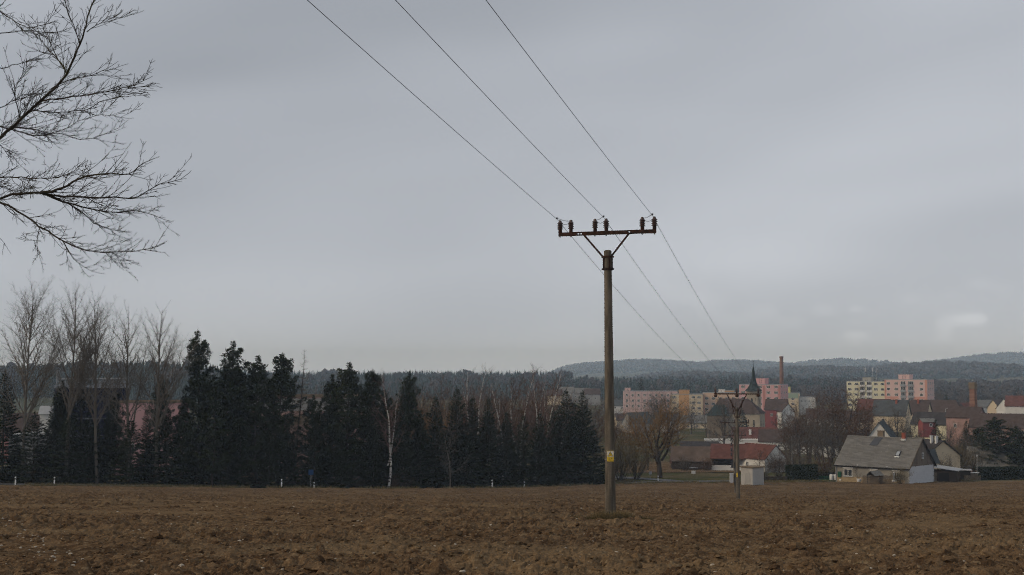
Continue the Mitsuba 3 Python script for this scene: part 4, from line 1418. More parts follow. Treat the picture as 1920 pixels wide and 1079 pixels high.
def brick_fn(p, n, uv):
    u = p.x + p.y
    row = dr.floor(p.z / 0.5)
    r = cell_rand(dr.floor(u / 0.6 + 0.5 * row), row, 3.0)
    a = fbm(p.x * 0.7, p.y * 0.7, p.z * 0.35, 3)
    return mix((0.16, 0.085, 0.062), (0.27, 0.155, 0.115), a) * (0.75 + 0.5 * r)


pmat('brick_mat', brick_fn)


def shingle_fn(p, n, uv):
    row = dr.floor(p.z / 0.20)
    r = cell_rand(dr.floor((p.x + p.y * 0.6) / 0.34 + 0.5 * row), row, 7.0)
    a = fbm(p.x * 1.6, p.y * 1.6, p.z * 1.6, 3)
    moss = smoothstep(0.52, 0.68, fbm(p.x * 0.9 + 9, p.y * 0.9, p.z * 0.9, 2))
    c = mix((0.150, 0.144, 0.134), (0.200, 0.190, 0.176), a)
    return mix(c, mi.Color3f(0.135, 0.130, 0.100), 0.15 * moss) * (0.84 + 0.32 * r)


pmat('shingle_mat', shingle_fn)

_win = {}


def window_ply(w, h, n=2, frame='frame_white', pane='glass_dark', t=None):
    key = (w, h, n, frame, pane)
    if key not in _win:
        t = 0.11 if t is None else t
        m = MB()
        m.box((0, -0.03, h / 2 - t / 2), (w, 0.06, t)).box((0, -0.03, -h / 2 + t / 2), (w, 0.06, t))
        for s in (-1, 1):
            m.box((s * (w / 2 - t / 2), -0.03, 0), (t, 0.06, h - 2 * t))
        for i in range(1, n):
            m.box((-w / 2 + w * i / n, -0.027, 0), (t * 0.9, 0.054, h - 2 * t))
        g = MB().box((0, -0.008, 0), (w - t, 0.016, h - t))
        _win[key] = (mikit.ply(m.mesh(), frame), mikit.ply(g.mesh(), pane))
    return _win[key]


class Body:
    """A building's local frame: x to the right along the front, y into the depth, z up from the ground line."""

    def __init__(self, key, u, v, d, yaw):
        self.key, self.o, self.R, self.yaw = key, P(u, v, d), rz(yaw), yaw

    def part(self, name, m, bsdf, parent=None, **k):
        return part(parent or self.key, name, m.mesh(self.R, self.o), bsdf, **k)

    def window(self, x, y, z, w, h, face='front', n=2, name='window', frame='frame_white', pane='glass_dark', parent=None, t=None):
        f, g = window_ply(w, h, n, frame, pane, t)
        a = {'front': 0, 'right': math.pi / 2, 'left': -math.pi / 2}[face]
        p = self.R @ np.array([x, y, z]) + self.o
        tw = T().translate([float(q) for q in p]).rotate([0, 0, 1], math.degrees(self.yaw + a))
        k = numbered(f'{parent or self.key}__{name}')
        scene[k] = {**f, 'to_world': tw}
        if parent is None:
            scene[k + '__pane'] = {**g, 'to_world': tw}
        return k


def gable_house(name, label, u, v, d, yaw, L, W, hw, hr, wall, roof, wins=(), chims=(), group=None, over=0.35, deep=2.5, gable_mat=None, ridge='x', cat='house', hip=0.0, open_bay=None):
    key = thing(name, label, cat, group)
    B = Body(key, u, v, d, yaw)
    a, c = (L / 2, W / 2) if ridge == 'x' else (W / 2, L / 2)
    S = np.eye(3) if ridge == 'x' else np.array([[0, -1, 0], [1, 0, 0], [0, 0, 1.0]])
    m = MB()
    pv = []
    for x in (-a, a):
        pv += [[x, -c, -deep], [x, c, -deep], [x, c, hw], [x, 0, hw + (hr if not hip else 0)], [x, -c, hw]]
    pv = np.array(pv) @ S.T
    f = [[0, 5, 9], [0, 9, 4], [1, 2, 7], [1, 7, 6], [0, 4, 2], [0, 2, 1], [4, 3, 2], [5, 6, 7], [5, 7, 9], [9, 7, 8]]
    if open_bay:
        f = f[2:]
        m.box((0, -c + .12, (open_bay - deep) / 2), (L - .02, .22, open_bay + deep)).box((0, -c + .12, hw - .13), (L - .02, .2, .24))
        for x in np.linspace(-a + .15, a - .15, 5):
            B.part('post', MB().box((x, -c + .12, (open_bay + hw) / 2 - .12), (.18, .18, hw - open_bay - .24)), 'wood_and_shade_dark')
        B.part('inner_boarding', MB().box((0, c - .2, hw / 2), (L - .5, .06, hw)).box((-a + .2, 0, hw / 2), (.06, W - .5, hw)).box((a - .2, 0, hw / 2), (.06, W - .5, hw)).box((0, 0, .1), (L - .6, W - .6, .1)).box((0, 0, hw - .3), (L - .6, W - .5, .08)), 'wood_fence')
    m.add(pv, f)
    B.part('wall', m, wall)
    m = MB()
    th = 0.16
    sl = hr / c
    y1, z1 = c + over, hw - over * sl
    hx = a + over
    rx = hx - hip
    for s in (-1, 1):
        q = np.array([[-hx, s * y1, z1], [hx, s * y1, z1], [rx, 0, hw + hr], [-rx, 0, hw + hr]])
        q = np.vstack([q + [0, 0, 0.02], q + [0, 0, 0.02 + th]]) @ S.T
        m.add(q, [[0, 1, 5, 4], [1, 2, 6, 5], [2, 3, 7, 6], [3, 0, 4, 7], [4, 5, 6, 7], [3, 2, 1, 0]])
    if hip:
        for s in (-1, 1):
            q = np.array([[s * hx, -y1, z1 + .02 + th], [s * hx, y1, z1 + .02 + th], [s * rx, 0, hw + hr + .02 + th]]) @ S.T
            m.add(np.vstack([q, q - [0, 0, th]]), [[0, 1, 2], [3, 5, 4]])
    rk = B.part('roof', m, roof)
    for (x, y, h, w, cm) in chims:
        zb = hw + hr * (1 - abs(y) / c)
        q = S @ np.array([x, y, zb])
        B.part('chimney', MB().box(q + [0, 0, (h - 1.0) / 2], (w, w, h + 1.0)).box(q + [0, 0, h + 0.02], (w + .12, w + .12, 0.10)), cm, rk)
    for wn in wins:
        x, y, z, w, h = wn[:5]
        face = wn[5] if len(wn) > 5 else 'front'
        B.window(x, y if y is not None else (-c if ridge == 'x' else -a), z, w, h, face, wn[6] if len(wn) > 6 else 2)
    return key, B, rk


def az(u):
    return math.atan((u - 960) / FPX)


def block(name, label, u, v, d, yaw, L, W, H, wall, side=None, cols=(), rows=(), scols=(), ww=2.0, wh=1.45, sw=1.0, bands=(), pent=None, balc=(), group=None, deep=3.0, cat='apartment block', parapet=0.3, roofm='metal_grey'):
    """A flat-roofed block of flats: wall, parapet, window columns and rows, coloured bands, loggias and a lift house."""
    key = thing(name, label, cat, group)
    B = Body(key, u, v, d, yaw)
    m = MB().box((0, 0, (H - deep) / 2), (L, W, H + deep))
    B.part('wall', m, wall)
    if side:
        B.part('end_wall', MB().box((L / 2 + 0.02, 0, (H - deep) / 2), (0.05, W - 0.02, H + deep - 0.02)), side)
    B.part('parapet', MB().box((0, -W / 2 - .02, H + .1), (L + .2, .25, parapet)).box((0, W / 2, H + .1), (L + .2, .25, parapet)).box((L / 2, 0, H + .1), (.25, W - .24, parapet)).box((-L / 2, 0, H + .1), (.25, W - .24, parapet)), roofm)
    for (x, w, z0, z1, mk) in bands:
        B.part('coloured_band', MB().box((x, -W / 2 - 0.015, (z0 + z1) / 2), (w, 0.04, z1 - z0)), mk)
    for r in rows:
        for c in cols:
            if any(abs(c - q[0]) < 0.1 for q in balc):
                continue
            B.window(c, -W / 2 - 0.036, r, ww, wh, 'front', 3)
        for c in scols:
            B.window(L / 2 + 0.046, c, r, sw, wh, 'right', 1)
    for (c, w, mk) in balc:
        for r in rows:
            B.window(c, -W / 2 - 0.036, r + .15, w - .3, 1.9, 'front', 3)
            B.part('balcony', MB().box((c, -W / 2 - 0.55, r - 0.85), (w, 0.08, 0.95)).box((c, -W / 2 - 0.29, r - 1.36), (w, 0.60, 0.12)), mk)
    if pent:
        x, y, l, w, h, mk = pent
        pk = B.part('lift_house', MB().box((x, y, H + h / 2), (l, w, h)).box((x, y, H + h + .08), (l + .4, w + .4, .2)), mk)
        B.window(x, y - w / 2, H + h * .5, l * .25, h * .55, 'front', 1, parent=pk, name='opening', frame='glass_dark')
    return key, B


def flh(v_top, v_base, d):
    return (v_base - v_top) * d / FPX


# ---- the grey tiled house at the edge of the field
def tiled_house():
    key = thing('tiled_house', 'old house with a big grey tiled roof and bluish white gable at the field edge', 'house')
    d, yaw, L, W, hw, hr = 236.0, math.radians(-44), 14.4, 9.6, 3.35, 4.75
    B = Body(key, 1659.5, 905, d, yaw)
    B.o[2] = P(1700, 874, 232)[2] - hw + 0.12
    a, c = L / 2, W / 2
    front = MB().box((0, -c + .15, (hw - 2) / 2), (L, .3, hw + 2))
    B.part('wall', front, 'wall_render')
    B.part('wall', MB().box((0, c - .15, (hw - 2) / 2), (L, .3, hw + 2)).box((-a + .15, 0, (hw - 2) / 2), (.3, W - .6, hw + 2)), 'wall_render')
    B.part('plinth', MB().box((-.4, -c - .03, .05), (L - .9, .06, 1.95)), 'wall_tan', label='tan rendered lower part of the front wall')
    B.part('end_wall', MB().box((a - .15, 0, (hw - 2) / 2), (.3, W, hw + 2)), 'wall_bluewhite', label='bluish white rendered end wall')
    B.part('end_plinth', MB().box((a + .03, 0, -.55), (.07, W + .04, 1.25)), 'wall_grey')
    # boarded gable, board by board
    gb = B.part('gable', MB().add([[a - .1, -c, hw], [a - .1, c, hw], [a - .1, 0, hw + hr - .1]], [[0, 1, 2]]), 'wood_and_shade_dark')
    g0 = MB().add([[-a + .1, -c, hw], [-a + .1, c, hw], [-a + .1, 0, hw + hr - .1]], [[0, 2, 1]])
    B.part('gable', g0, 'wood_and_shade_dark')
    rng = np.random.default_rng(4)
    y = -c + .1
    i = 0
    while y < c - .1:
        w = .26
        t0, t1 = hr * (1 - abs(y) / c), hr * (1 - abs(y + w) / c)
        z0 = hw + .02
        pr = .02 * rng.random()
        v = np.array([[x, yy, zz] for x in (a - .06, a + .02 + pr) for yy, zz in ((y + .012, z0), (y + w - .012, z0), (y + w - .012, z0 + max(t1 - .15, .02)), (y + .012, z0 + max(t0 - .15, .02)))])
        B.part('board', MB().add(v, [[4, 5, 6, 7], [0, 3, 2, 1], [0, 1, 5, 4], [1, 2, 6, 5], [2, 3, 7, 6], [3, 0, 4, 7]]), ('board_a', 'board_b', 'board_c')[rng.integers(3)], gb)
        y += w
    B.window(a + .08, 0.3, hw + 1.75, .7, 1.1, 'right', 1)
    # roof in overlapping courses
    over, sl = .42, hr / c
    rk = numbered(f'{key}__roof')
    m = MB()
    for s in (-1, 1):
        n = 30
        for k in range(n):
            t0, t1 = k / n, (k + 1.12) / n
            y0, y1 = (c + over) * (1 - t0), (c + over) * (1 - min(t1, 1))
            zf = lambda yy: hw + hr - yy * sl
            ln = np.sqrt(1 + sl * sl)
            nx = np.array([0, s * sl / ln, 1 / ln])
            x0, x1 = -a - .25, a + .30
            seg = np.linspace(x0, x1, 26)
            jit = rng.normal(0, .004, len(seg))
            lo = np.stack([seg, np.full_like(seg, s * y0), zf(y0) + seg * 0 - 0.05 * np.sin((seg - x0) / (x1 - x0) * np.pi)], 1) + nx * (.075 + jit[:, None])
            lob = np.stack([seg, np.full_like(seg, s * y0), zf(y0) + seg * 0], 1) + nx * .005
            hi = np.stack([seg, np.full_like(seg, s * y1), zf(y1) + seg * 0 - 0.05 * np.sin((seg - x0) / (x1 - x0) * np.pi)], 1) + nx * .03
            N = len(seg)
            v = np.vstack([lo, hi, lob])
            f = [[i, i + 1, N + i + 1, N + i] for i in range(N - 1)] + [[2 * N + i, 2 * N + i + 1, i + 1, i] for i in range(N - 1)]
            m.add(v, f)
    scene[rk] = mikit.ply(m.mesh(B.R, B.o), 'shingle_mat')
    B.part('ridge', MB().tube([[-a - .25, 0, hw + hr + .06], [0, 0, hw + hr + .02], [a + .3, 0, hw + hr + .06]], .13, 8), 'shingle_mat', rk)
    for s in (-1, 1):
        q0, q1 = np.array([a + .32, s * (c + over), hw - over * sl + .02]), np.array([a + .32, 0, hw + hr + .06])
        e = q1 - q0
        l = np.linalg.norm(e)
        e /= l
        R = np.stack([e, np.array([1.0, 0, 0]), np.cross(e, [1.0, 0, 0])], 1)
        B.part('barge_board', MB().box((q0 + q1) / 2, (l, .05, .26), R), 'wood_black' if s > 0 else 'wood_fence', rk)
    B.part('soffit', MB().box((0, -c - .22, hw - .36), (L + .3, .42, .04)), 'wood_black', rk)
    B.part('gutter', MB().tube([[-a - .25, -c - over - .06, hw - .38], [a + .3, -c - over - .06, hw - .40]], .075, 8), 'wood_black', rk)
    for x in (-2.55, 3.25):
        B.part('lamp', MB().lathe([(0, -.1), (.10, -.06), (.13, .05), (0, .12)], (x, -c - over - .10, hw - .14), 10), 'frame_white')
    B.part('downpipe', MB().tube([[-a + .05, -c - .1, hw - .3], [-a + .05, -c - .1, -.8]], .10, 8), 'frame_grey')
    # brown chimney behind the ridge with a dark patch running down the roof to the left, red chimney on a white foot
    B.part('chimney', MB().box((-.9, .55, hw + hr + .25), (1.1, .7, 1.9)).box((-.9, .55, hw + hr + 1.2), (1.25, .85, .1)), 'wall_brown', rk)
    zc = lambda yy: hw + hr - abs(yy) * sl
    fl = MB()
    for k in range(4):
        y0, y1 = -.1 - .36 * k, -.1 - .36 * (k + 1)
        x0, x1 = -1.75 - .12 * k, -.2 - .10 * k
        fl.add(np.array([[x0, y0, zc(y0) + .16], [x1, y0, zc(y0) + .16], [x1 - .1, y1, zc(y1) + .13], [x0 - .1, y1, zc(y1) + .13]]), [[0, 3, 2, 1]])
    B.part('dark_patch', fl, 'dark_patch_mat', rk)
    B.part('chimney', MB().box((4.0, -.25, hw + hr + .35), (.55, .55, 1.15)).box((4.0, -.25, hw + hr + .95), (.68, .68, .10)), 'brick_red', rk, label='small red brick chimney on a white foot')
    B.part('chimney_foot', MB().box((4.0, -.30, hw + hr - .22), (.85, .66, .32)), 'frame_white', rk)
    # roof window
    yv = -2.75
    e = unit(np.array([0, 1.0, sl]))
    R = np.stack([np.array([1.0, 0, 0]), e, np.cross([1.0, 0, 0], e)], 1)
    c0 = np.array([4.15, yv, zc(yv)]) + R[:, 2] * .12
    sk = B.part('skylight', MB().box(c0, (.80, 1.25, .16), R), 'wood_black', rk)
    scene[sk + '__pane'] = None
    del scene[sk + '__pane']
    B.part('skylight_glass', MB().box(c0 + R[:, 2] * .09, (.62, 1.0, .03), R), 'glass_pale', rk)
    B.part('skylight_apron', MB().box(c0 - R[:, 1] * .75 + R[:, 2] * .03, (.95, .28, .05), R), 'frame_white', rk)
    # front windows with their pale shutter boxes, a door and small fittings
    for x, z, w, h, n in ((-4.75, 1.75, 1.75, 1.35, 2), (.30, 1.62, 1.35, 1.55, 3), (4.75, 1.72, 1.2, 1.3, 2)):
        B.window(x, -c - .02, z, w, h, 'front', n, t=.1)
        B.part('shutter_box', MB().box((x, -c - .07, z + h / 2 + .20), (w + .35, .16, .17)), 'frame_white')
        B.part('sill', MB().box((x, -c - .09, z - h / 2 - .06), (w + .25, .2, .07)), 'frame_grey')
    B.window(1.42, -c - .02, 1.95, .5, .55, 'front', 1)
    B.part('meter_box', MB().box((-6.45, -c - .12, 1.35), (.62, .22, 1.0)), 'green_paint', label='dark green meter box')
    B.part('mail_box', MB().box((-6.3, -c - .12, .35), (.35, .2, .28)), 'frame_white')
    return B


mat('board_a', (0.165, 0.145, 0.122))
mat('board_b', (0.20, 0.165, 0.135))
mat('board_c', (0.145, 0.118, 0.10))
mat('wood_black', (0.030, 0.028, 0.028))
mat('dark_patch_mat', (0.045, 0.047, 0.055), 0.5)
mat('glass_pale', (0.30, 0.32, 0.34), 0.15)
mat('frame_grey', (0.33, 0.33, 0.33))
mat('green_paint', (0.02, 0.085, 0.05))
HB = tiled_house()


def simple(name, label, cat, parts, group=None):
    k = thing(name, label, cat, group)
    for nm, m, bs in parts:
        part(k, nm, m.mesh(), bs)
    return k


def at(u, v, d):
    return P(u, v, d)


# lean-to, shed, tubs, fence and small things round the house
key = thing('lean_to_shed', 'low dark shed with a pale sloping tin roof beside the white gable', 'shed')
q = rz(math.radians(-30))
c = at(1771, 896, 238)
m = MB().box((0, 0, 0.1), (5.0, 3.0, 2.6))
part(key, 'wall', m.mesh(q, c), 'wood_and_shade_dark')
m = MB().add([[-2.9, -2.0, 2.15], [2.9, -2.0, 1.45], [2.9, 1.9, 1.65], [-2.9, 1.9, 2.35], [-2.9, -2.0, 2.08], [2.9, -2.0, 1.38], [2.9, 1.9, 1.58], [-2.9, 1.9, 2.28]], [[0, 1, 2, 3], [7, 6, 5, 4], [0, 4, 5, 1], [1, 5, 6, 2], [3, 2, 6, 7], [0, 3, 7, 4]])
part(key, 'roof', m.mesh(q, c), 'roof_light')
for x, w, mk in ((-1.7, 1.3, 'wood_fence'), (0.2, 1.8, 'wood_black')):
    part(key, 'door', MB().box((x, -1.53, -.05), (w, .08, 2.0)).mesh(q, c), mk)
part(key, 'annex_roof', MB().add([[-3.6, .6, 5.0], [-2.7, -.5, 2.3], [-1.5, 4.0, 2.3], [-2.6, 4.8, 5.0]], [[0, 1, 2, 3], [3, 2, 1, 0]]).mesh(q, c), 'roof_slate')

key = thing('cabin', 'small dark wooden cabin with a pale roof right of the lean-to shed', 'shed')
c = at(1806, 894, 243)
part(key, 'wall', MB().box((0, 0, 0), (2.6, 2.4, 2.4)).mesh(rz(-.3), c), 'wood_black')
part(key, 'roof', MB().box((0, 0, 1.28), (3.0, 2.9, .14)).mesh(rz(-.3), c), 'roof_light')
key = thing('woodpile', 'stacked firewood under a pale sheet beside the low picket fence', 'woodpile')
c = at(1823, 893, 244)
part(key, 'sheet', MB().box((0, 0, .62), (2.4, 1.1, .08), rz(.1)).mesh(None, c), 'frame_white')
rng = np.random.default_rng(8)
for i in range(18):
    part(key, 'log', MB().tube([[-1.0 + .36 * (i % 6), -.5, -.3 + .32 * (i // 6)], [-1.0 + .36 * (i % 6), .5, -.3 + .32 * (i // 6)]], .16, 7).mesh(None, c), 'wood_fence')


def picket_fence(label, u0, u1, v, d0, d1, h, n, mk, w=.14, gap=.5):
    k = thing('picket_fence', label, 'fence')
    a, e = at(u0, v, d0), at(u1, v, d1)
    a[2], e[2] = tz(a[0], a[1]), tz(e[0], e[1])
    R = rz(math.atan2(e[1] - a[1], e[0] - a[0]))
    for z in (.3, .75):
        part(k, 'rail', MB().box((a + e) / 2 + [0, 0, h * z], (np.linalg.norm(e - a), .05, .09), R).mesh(), mk)
    rr = np.random.default_rng(int(u0))
    for i in range(n):
        p = a + (e - a) * (i + .5) / n
        hh = h * (.93 + .14 * rr.random())
        part(k, 'picket', MB().box(p + R @ np.array([0, -.04, hh / 2]), (w, .03, hh), R).mesh(), mk)
    return k


picket_fence('low grey picket fence right of the shed along the field edge', 1808, 1839, 901, 241, 242, 1.0, 18, 'wood_fence')
picket_fence('weathered brown picket fence in front of the grey tiled house', 1617, 1676, 903, 228, 227, 1.45, 30, 'wood_fence')
picket_fence('low dark picket fence between the utility hut and the dark hedge', 1431, 1476, 901, 240, 241, 0.9, 26, 'wood_and_shade_dark')
picket_fence('thin green wire-and-picket fence at the left corner of the tiled house', 1533, 1580, 901, 241, 238, 1.0, 20, 'green_paint', .05)

key = thing('greenhouse', 'small gabled garden shelter in front of the tiled house', 'shelter')
c = at(1641, 902, 227.5)
m = MB()
for x in (-1.1, 1.1):
    for y in (-.8, .8):
        m.box((x, y, .35), (.08, .08, 1.5))
part(key, 'frame', m.mesh(rz(-.6), c), 'wood_and_shade_dark', kind='stuff')
for s in (-1, 1):
    part(key, 'roof', MB().add([[-1.3, s * 1.0, .95], [1.3, s * 1.0, .95], [1.3, 0, 1.75], [-1.3, 0, 1.75]], [[0, 1, 2, 3], [3, 2, 1, 0]]).mesh(rz(-.6 + 1.2), c), 'roof_grey')
part(key, 'wall', MB().box((0, .7, .3), (2.2, .05, 1.3)).mesh(rz(-.6), c), 'wood_fence')

for i, (u, v, d, lab) in enumerate(((1559, 895, 239, 'left white plastic water tank beside the tiled house'), (1566.5, 895, 239, 'right white plastic water tank beside the tiled house'))):
    k = thing('water_tank', lab, 'water tank')
    c = at(u, v, d)
    part(k, 'tank', MB().lathe([(0, -.55), (.36, -.5), (.38, .35), (.30, .48), (0, .52)], c, 12).mesh(), 'white_paint', True)
    part(k, 'cap', MB().lathe([(0, .5), (.12, .5), (.12, .6), (0, .6)], c, 8).mesh(), 'black_paint')
k = thing('bath_tub', 'white old bath tub lying on the grass in front of the tiled house', 'bath tub')
c = at(1611, 901, 229)
part(k, 'tub', MB().lathe([(0, -.28), (.35, -.28), (.46, .2), (.50, .26), (.42, .26), (.36, -.2), (0, -.22)], (0, 0, 0), 18).mesh(np.diag([1.0, .6, 1.0]), c), 'white_paint', True)
k = thing('fence_board', 'white board leaning upright in front of the bush at the tiled house', 'board')
part(k, 'panel', MB().box(at(1676, 894, 226.5), (.35, .06, 1.4), rz(.2)).mesh(), 'frame_white')
part(k, 'foot', MB().box(at(1676.5, 902, 226.4), (.7, .3, .22), rz(.2)).mesh(), 'frame_white')

# the utility hut
key = thing('utility_hut', 'small windowless grey utility hut with a flat roof beside the third pole', 'hut')
q, c = rz(math.radians(-52)), at(1411, 906, 222)
part(key, 'wall', MB().box((0, 0, 1.1), (2.6, 2.9, 3.2)).mesh(q, c), 'hut_wall')
part(key, 'roof', MB().box((0, 0, 2.79), (3.05, 3.3, .18)).mesh(q, c), 'wall_brown')
part(key, 'door', MB().box((.2, -1.47, .7), (1.1, .06, 2.1)).mesh(q, c), 'hut_door')
stained('hut_wall', (0.40, 0.39, 0.37), 0.14)
mat('hut_door', (0.34, 0.335, 0.32))


# clipped hedges
def hedge(label, u0, u1, v_top, v_base, d0, d1, w, seed, col=(0.017, 0.024, 0.013)):
    rng = np.random.default_rng(seed)
    a, e = at(u0, v_base, d0), at(u1, v_base, d1)
    h = flh(v_top, v_base, (d0 + d1) / 2)
    L = np.linalg.norm((e - a)[:2])
    n = int(L * (w + 2 * h) * 70)
    ex = (e - a) / np.linalg.norm(e - a)
    nx = np.array([ex[1], -ex[0], 0])
    s, r, z = rng.random(n), rng.random(n), rng.random(n)
    face = rng.random(n) < h / (h + w * .5)
    off = np.where(face, (w / 2) * np.where(rng.random(n) < .7, 1, -1), (r - .5) * w)
    zz = np.where(face, z * h, h) + rng.normal(0, .05, n) + .15 * meshkit.noise(np.stack([s * L / 1.2, off, off * 0], -1), 3)
    p = a + (e - a) * s[:, None] + nx * (off + rng.normal(0, .06, n))[:, None] + np.array([0, 0, 1.0]) * zz[:, None]
    dd = nx * np.where(face, np.sign(off), 0)[:, None] + [0, 0, .8]
    v, f, c = sprays(p, dd, .14 + .14 * rng.random(n), .05 + .04 * rng.random(n), rng, np.array(col))
    k = thing('hedge', label, 'hedge')
    sg = []
    for _ in range(int(L * 14)):
        q = a + (e - a) * rng.random() + nx * rng.normal(0, w * .25)
        t1 = q + rng.normal(0, .22, 3) * [1, 1, 0] + [0, 0, h * rng.uniform(.6, .98)]
        sg.append((q - [0, 0, .3], t1, .03, .012))
    part(k, 'stems', seg_tubes(sg, 3), 'bark_dark', kind='stuff')
    m2 = int(n * .8)
    p2 = a + (e - a) * rng.random((m2, 1)) + nx * ((rng.random((m2, 1)) - .5) * w * .9) + np.array([0, 0, 1.0]) * (rng.random((m2, 1)) * h * .98)
    v2, f2, c2 = sprays(p2, rng.normal(0, 1, (m2, 3)), .20 + .16 * rng.random(m2), .08 + .05 * rng.random(m2), rng, np.array(col))
    nn2 = np.repeat(rng.normal(0, 1, (m2, 3)), 5, 0)
    nn = dd / np.linalg.norm(dd, axis=1, keepdims=True) + rng.normal(0, .25, (n, 3))
    nn = np.repeat(nn / np.linalg.norm(nn, axis=1, keepdims=True), 5, 0)
    part(k, 'leaves', {'type': 'ply', 'filename': meshkit.write_ply((np.vstack([v, v2]), np.vstack([f, f2 + len(v)])), False, None, np.vstack([c, c2]), normals=np.vstack([nn, nn2 / np.linalg.norm(nn2, axis=1, keepdims=True)])), 'face_normals': False, 'bsdf': {'type': 'ref', 'id': 'needle_mat'}}, None, kind='stuff')


hedge('dark green clipped hedge left of the tiled house', 1474, 1533, 875, 902, 243, 241, 2.2, 1)
hedge('long dark clipped hedge at the right edge of the picture', 1832, 1990, 879, 901, 246, 250, 2.4, 2)
hedge('low dark hedge lining the garden below the church wall', 1500, 1570, 888, 902, 250, 250, 1.0, 3, (0.035, 0.03, 0.02))

# ---- farm buildings below the church
yw = -az(1340)
gable_house('farm_house', 'white gabled house with a long red roof behind the utility hut', 1427, 884, 296, -math.radians(62), 10.5, 6.2, 3.2, 2.9, 'wall_white', 'roof_red', [(-1, None, 1.7, 1.0, 1.2)], [], None, .3)
gable_house('farm_barn', 'long low red roofed barn with dark openings and white base, left of the gable', 1383, 882, 300, -math.radians(12), 11.6, 7.0, 3.0, 2.9, 'wall_white', 'roof_red', [], [], None, .3, open_bay=1.35)
gable_house('farm_barn', 'rusty brown roofed barn with an orange red gable end at the left of the farm', 1318, 881, 306, -math.radians(8), 14.5, 7.5, 2.3, 3.0, 'wood_and_shade_dark', 'roof_weathered', [], [], None, .3)  # near-black wall colour stands in for the shade inside its openings
gable_house('farm_barn', 'small dark shed with a brick red roof left of the rusty barn', 1280, 880, 312, -math.radians(5), 5.5, 5.0, 1.6, 1.2, 'wood_and_shade_dark', 'roof_red', [], [], None, .3)
k = thing('cold_frame', 'pale glazed garden frame lying in front of the dark barn', 'garden frame')
part(k, 'box', MB().box(at(1298, 880, 300), (2.6, 1.4, .5)).mesh(), 'wood_and_shade_dark')
part(k, 'glass', MB().box(at(1298, 877.5, 300), (2.4, 1.3, .05), rz(0)).mesh(), 'glass_pale')
key, B = block('garage_row', 'long low white flat roofed building below the church', 1374, 843, 428, -math.radians(9), 18.5, 6.0, 3.2, 'wall_white', None, [], [], group=None, cat='garage', parapet=.2, roofm='frame_white')
for x in (-6.5, -2.0, 2.6, 7.0):
    B.window(x, -3.0, 1.2, .8, 1.0, 'front', 1)
gable_house('red_roofed_house', 'house with a wide dark red roof and white wall directly below the church', 1415, 838, 440, -math.radians(10), 15, 9, 2.6, 3.9, 'wall_white', 'roof_red', [(x, None, 1.2, 1.0, 1.1) for x in (1, 4, 6)], [(-1.5, -2.5, 1.6, .8, 'wall_white')], None, .3)
gable_house('red_roofed_house', 'brown roofed house half hidden by the reddish trees right of the dark red roof', 1462, 842, 425, -math.radians(14), 13, 9, 2.6, 3.6, 'wall_white', 'roof_brown', [(-3, None, 1.2, 1.0, 1.1), (0, None, 1.2, 1, 1.1)], [], None, .3)
gable_house('red_roofed_house', 'low dark roofed outbuilding left of the long white building', 1312, 846, 420, -math.radians(5), 12, 7, 1.6, 1.4, 'wood_and_shade_dark', 'roof_dark', [], [], None, .3)

# ---- church
key = thing('church', 'church with a pale square tower, slender dark spire and a dark hipped nave roof', 'church')
dC = 520
B = Body(key, 1414, 815, dC, math.radians(-28))
s = dC / FPX
tw, th = 4.6, flh(735, 815, dC)
B.part('tower', MB().box((0, 0, th / 2 - 2), (tw, tw, th + 4)), 'wall_stone')
B.part('cornice', MB().box((0, 0, th + .1), (tw + .6, tw + .6, .35)), 'wall_stone')
sp = flh(686, 735, dC)
pr = [(tw * .80, 0.25), (tw * .60, sp * .10), (tw * .40, sp * .22), (tw * .27, sp * .36), (tw * .20, sp * .50), (tw * .10, sp * .82), (.08, sp), (.0, sp + .05)]
B.part('spire', MB().lathe(pr, (0, 0, th), 8), 'roof_copper')
B.part('finial', MB().tube([[0, 0, th + sp - .2], [0, 0, th + sp + 2.2]], .07, 6).box((0, 0, th + sp + 1.4), (.8, .09, .1)).lathe([(0, -.3), (.28, 0), (0, .3)], (0, 0, th + sp + .3), 8), 'dark_metal')
for f, x, y in (('front', 0, -tw / 2), ('right', tw / 2, 0)):
    k = B.window(x, y, th * .78, 1.0, 2.2, f, 1, name='belfry_opening', frame='wall_stone')
    B.window(x, y, th * .45, .6, 1.5, f, 1, name='belfry_opening', frame='wall_stone')
nl, nw, nh, nr = 19.5, 11, flh(777, 816, dC), flh(750, 777, dC)
# nave in front and to the left of the tower, with a polygonal chancel at its right end
Bn = Body(key, 1384, 815, dC - 6, math.radians(-22))
m = MB().box((0, 0, nh / 2 - 2), (nl, nw, nh + 4))
Bn.part('nave_wall', m, 'wall_stone')
hx, hy, rx = nl / 2 + .5, nw / 2 + .5, nl / 2 - 5.5
m = MB().add([[-hx, -hy, nh], [hx, -hy, nh], [hx, hy, nh], [-hx, hy, nh], [-rx - 3, 0, nh + nr], [rx, 0, nh + nr]], [[0, 1, 5], [0, 5, 4], [1, 2, 5], [2, 3, 4], [2, 4, 5], [3, 0, 4], [0, 3, 2], [0, 2, 1]])
Bn.part('nave_roof', m, 'roof_brown')
for x in (-7.5, -4, 4.5, 7.5):
    Bn.window(x, -nw / 2, nh * .52, .8, 3.4, 'front', 1, name='window', frame='wall_stone')
for y in (-3, 1.5):
    Bn.window(nl / 2, y, nh * .52, .8, 3.2, 'right', 1, name='window', frame='wall_stone')
Bs = Body(key, 1346, 815, dC - 8, math.radians(-10))
Bs.part('annex_wall', MB().box((0, 0, flh(780, 815, dC) / 2 - 1), (8.2, 7, flh(780, 815, dC) + 2)), 'wall_brown')
h2 = flh(780, 815, dC)
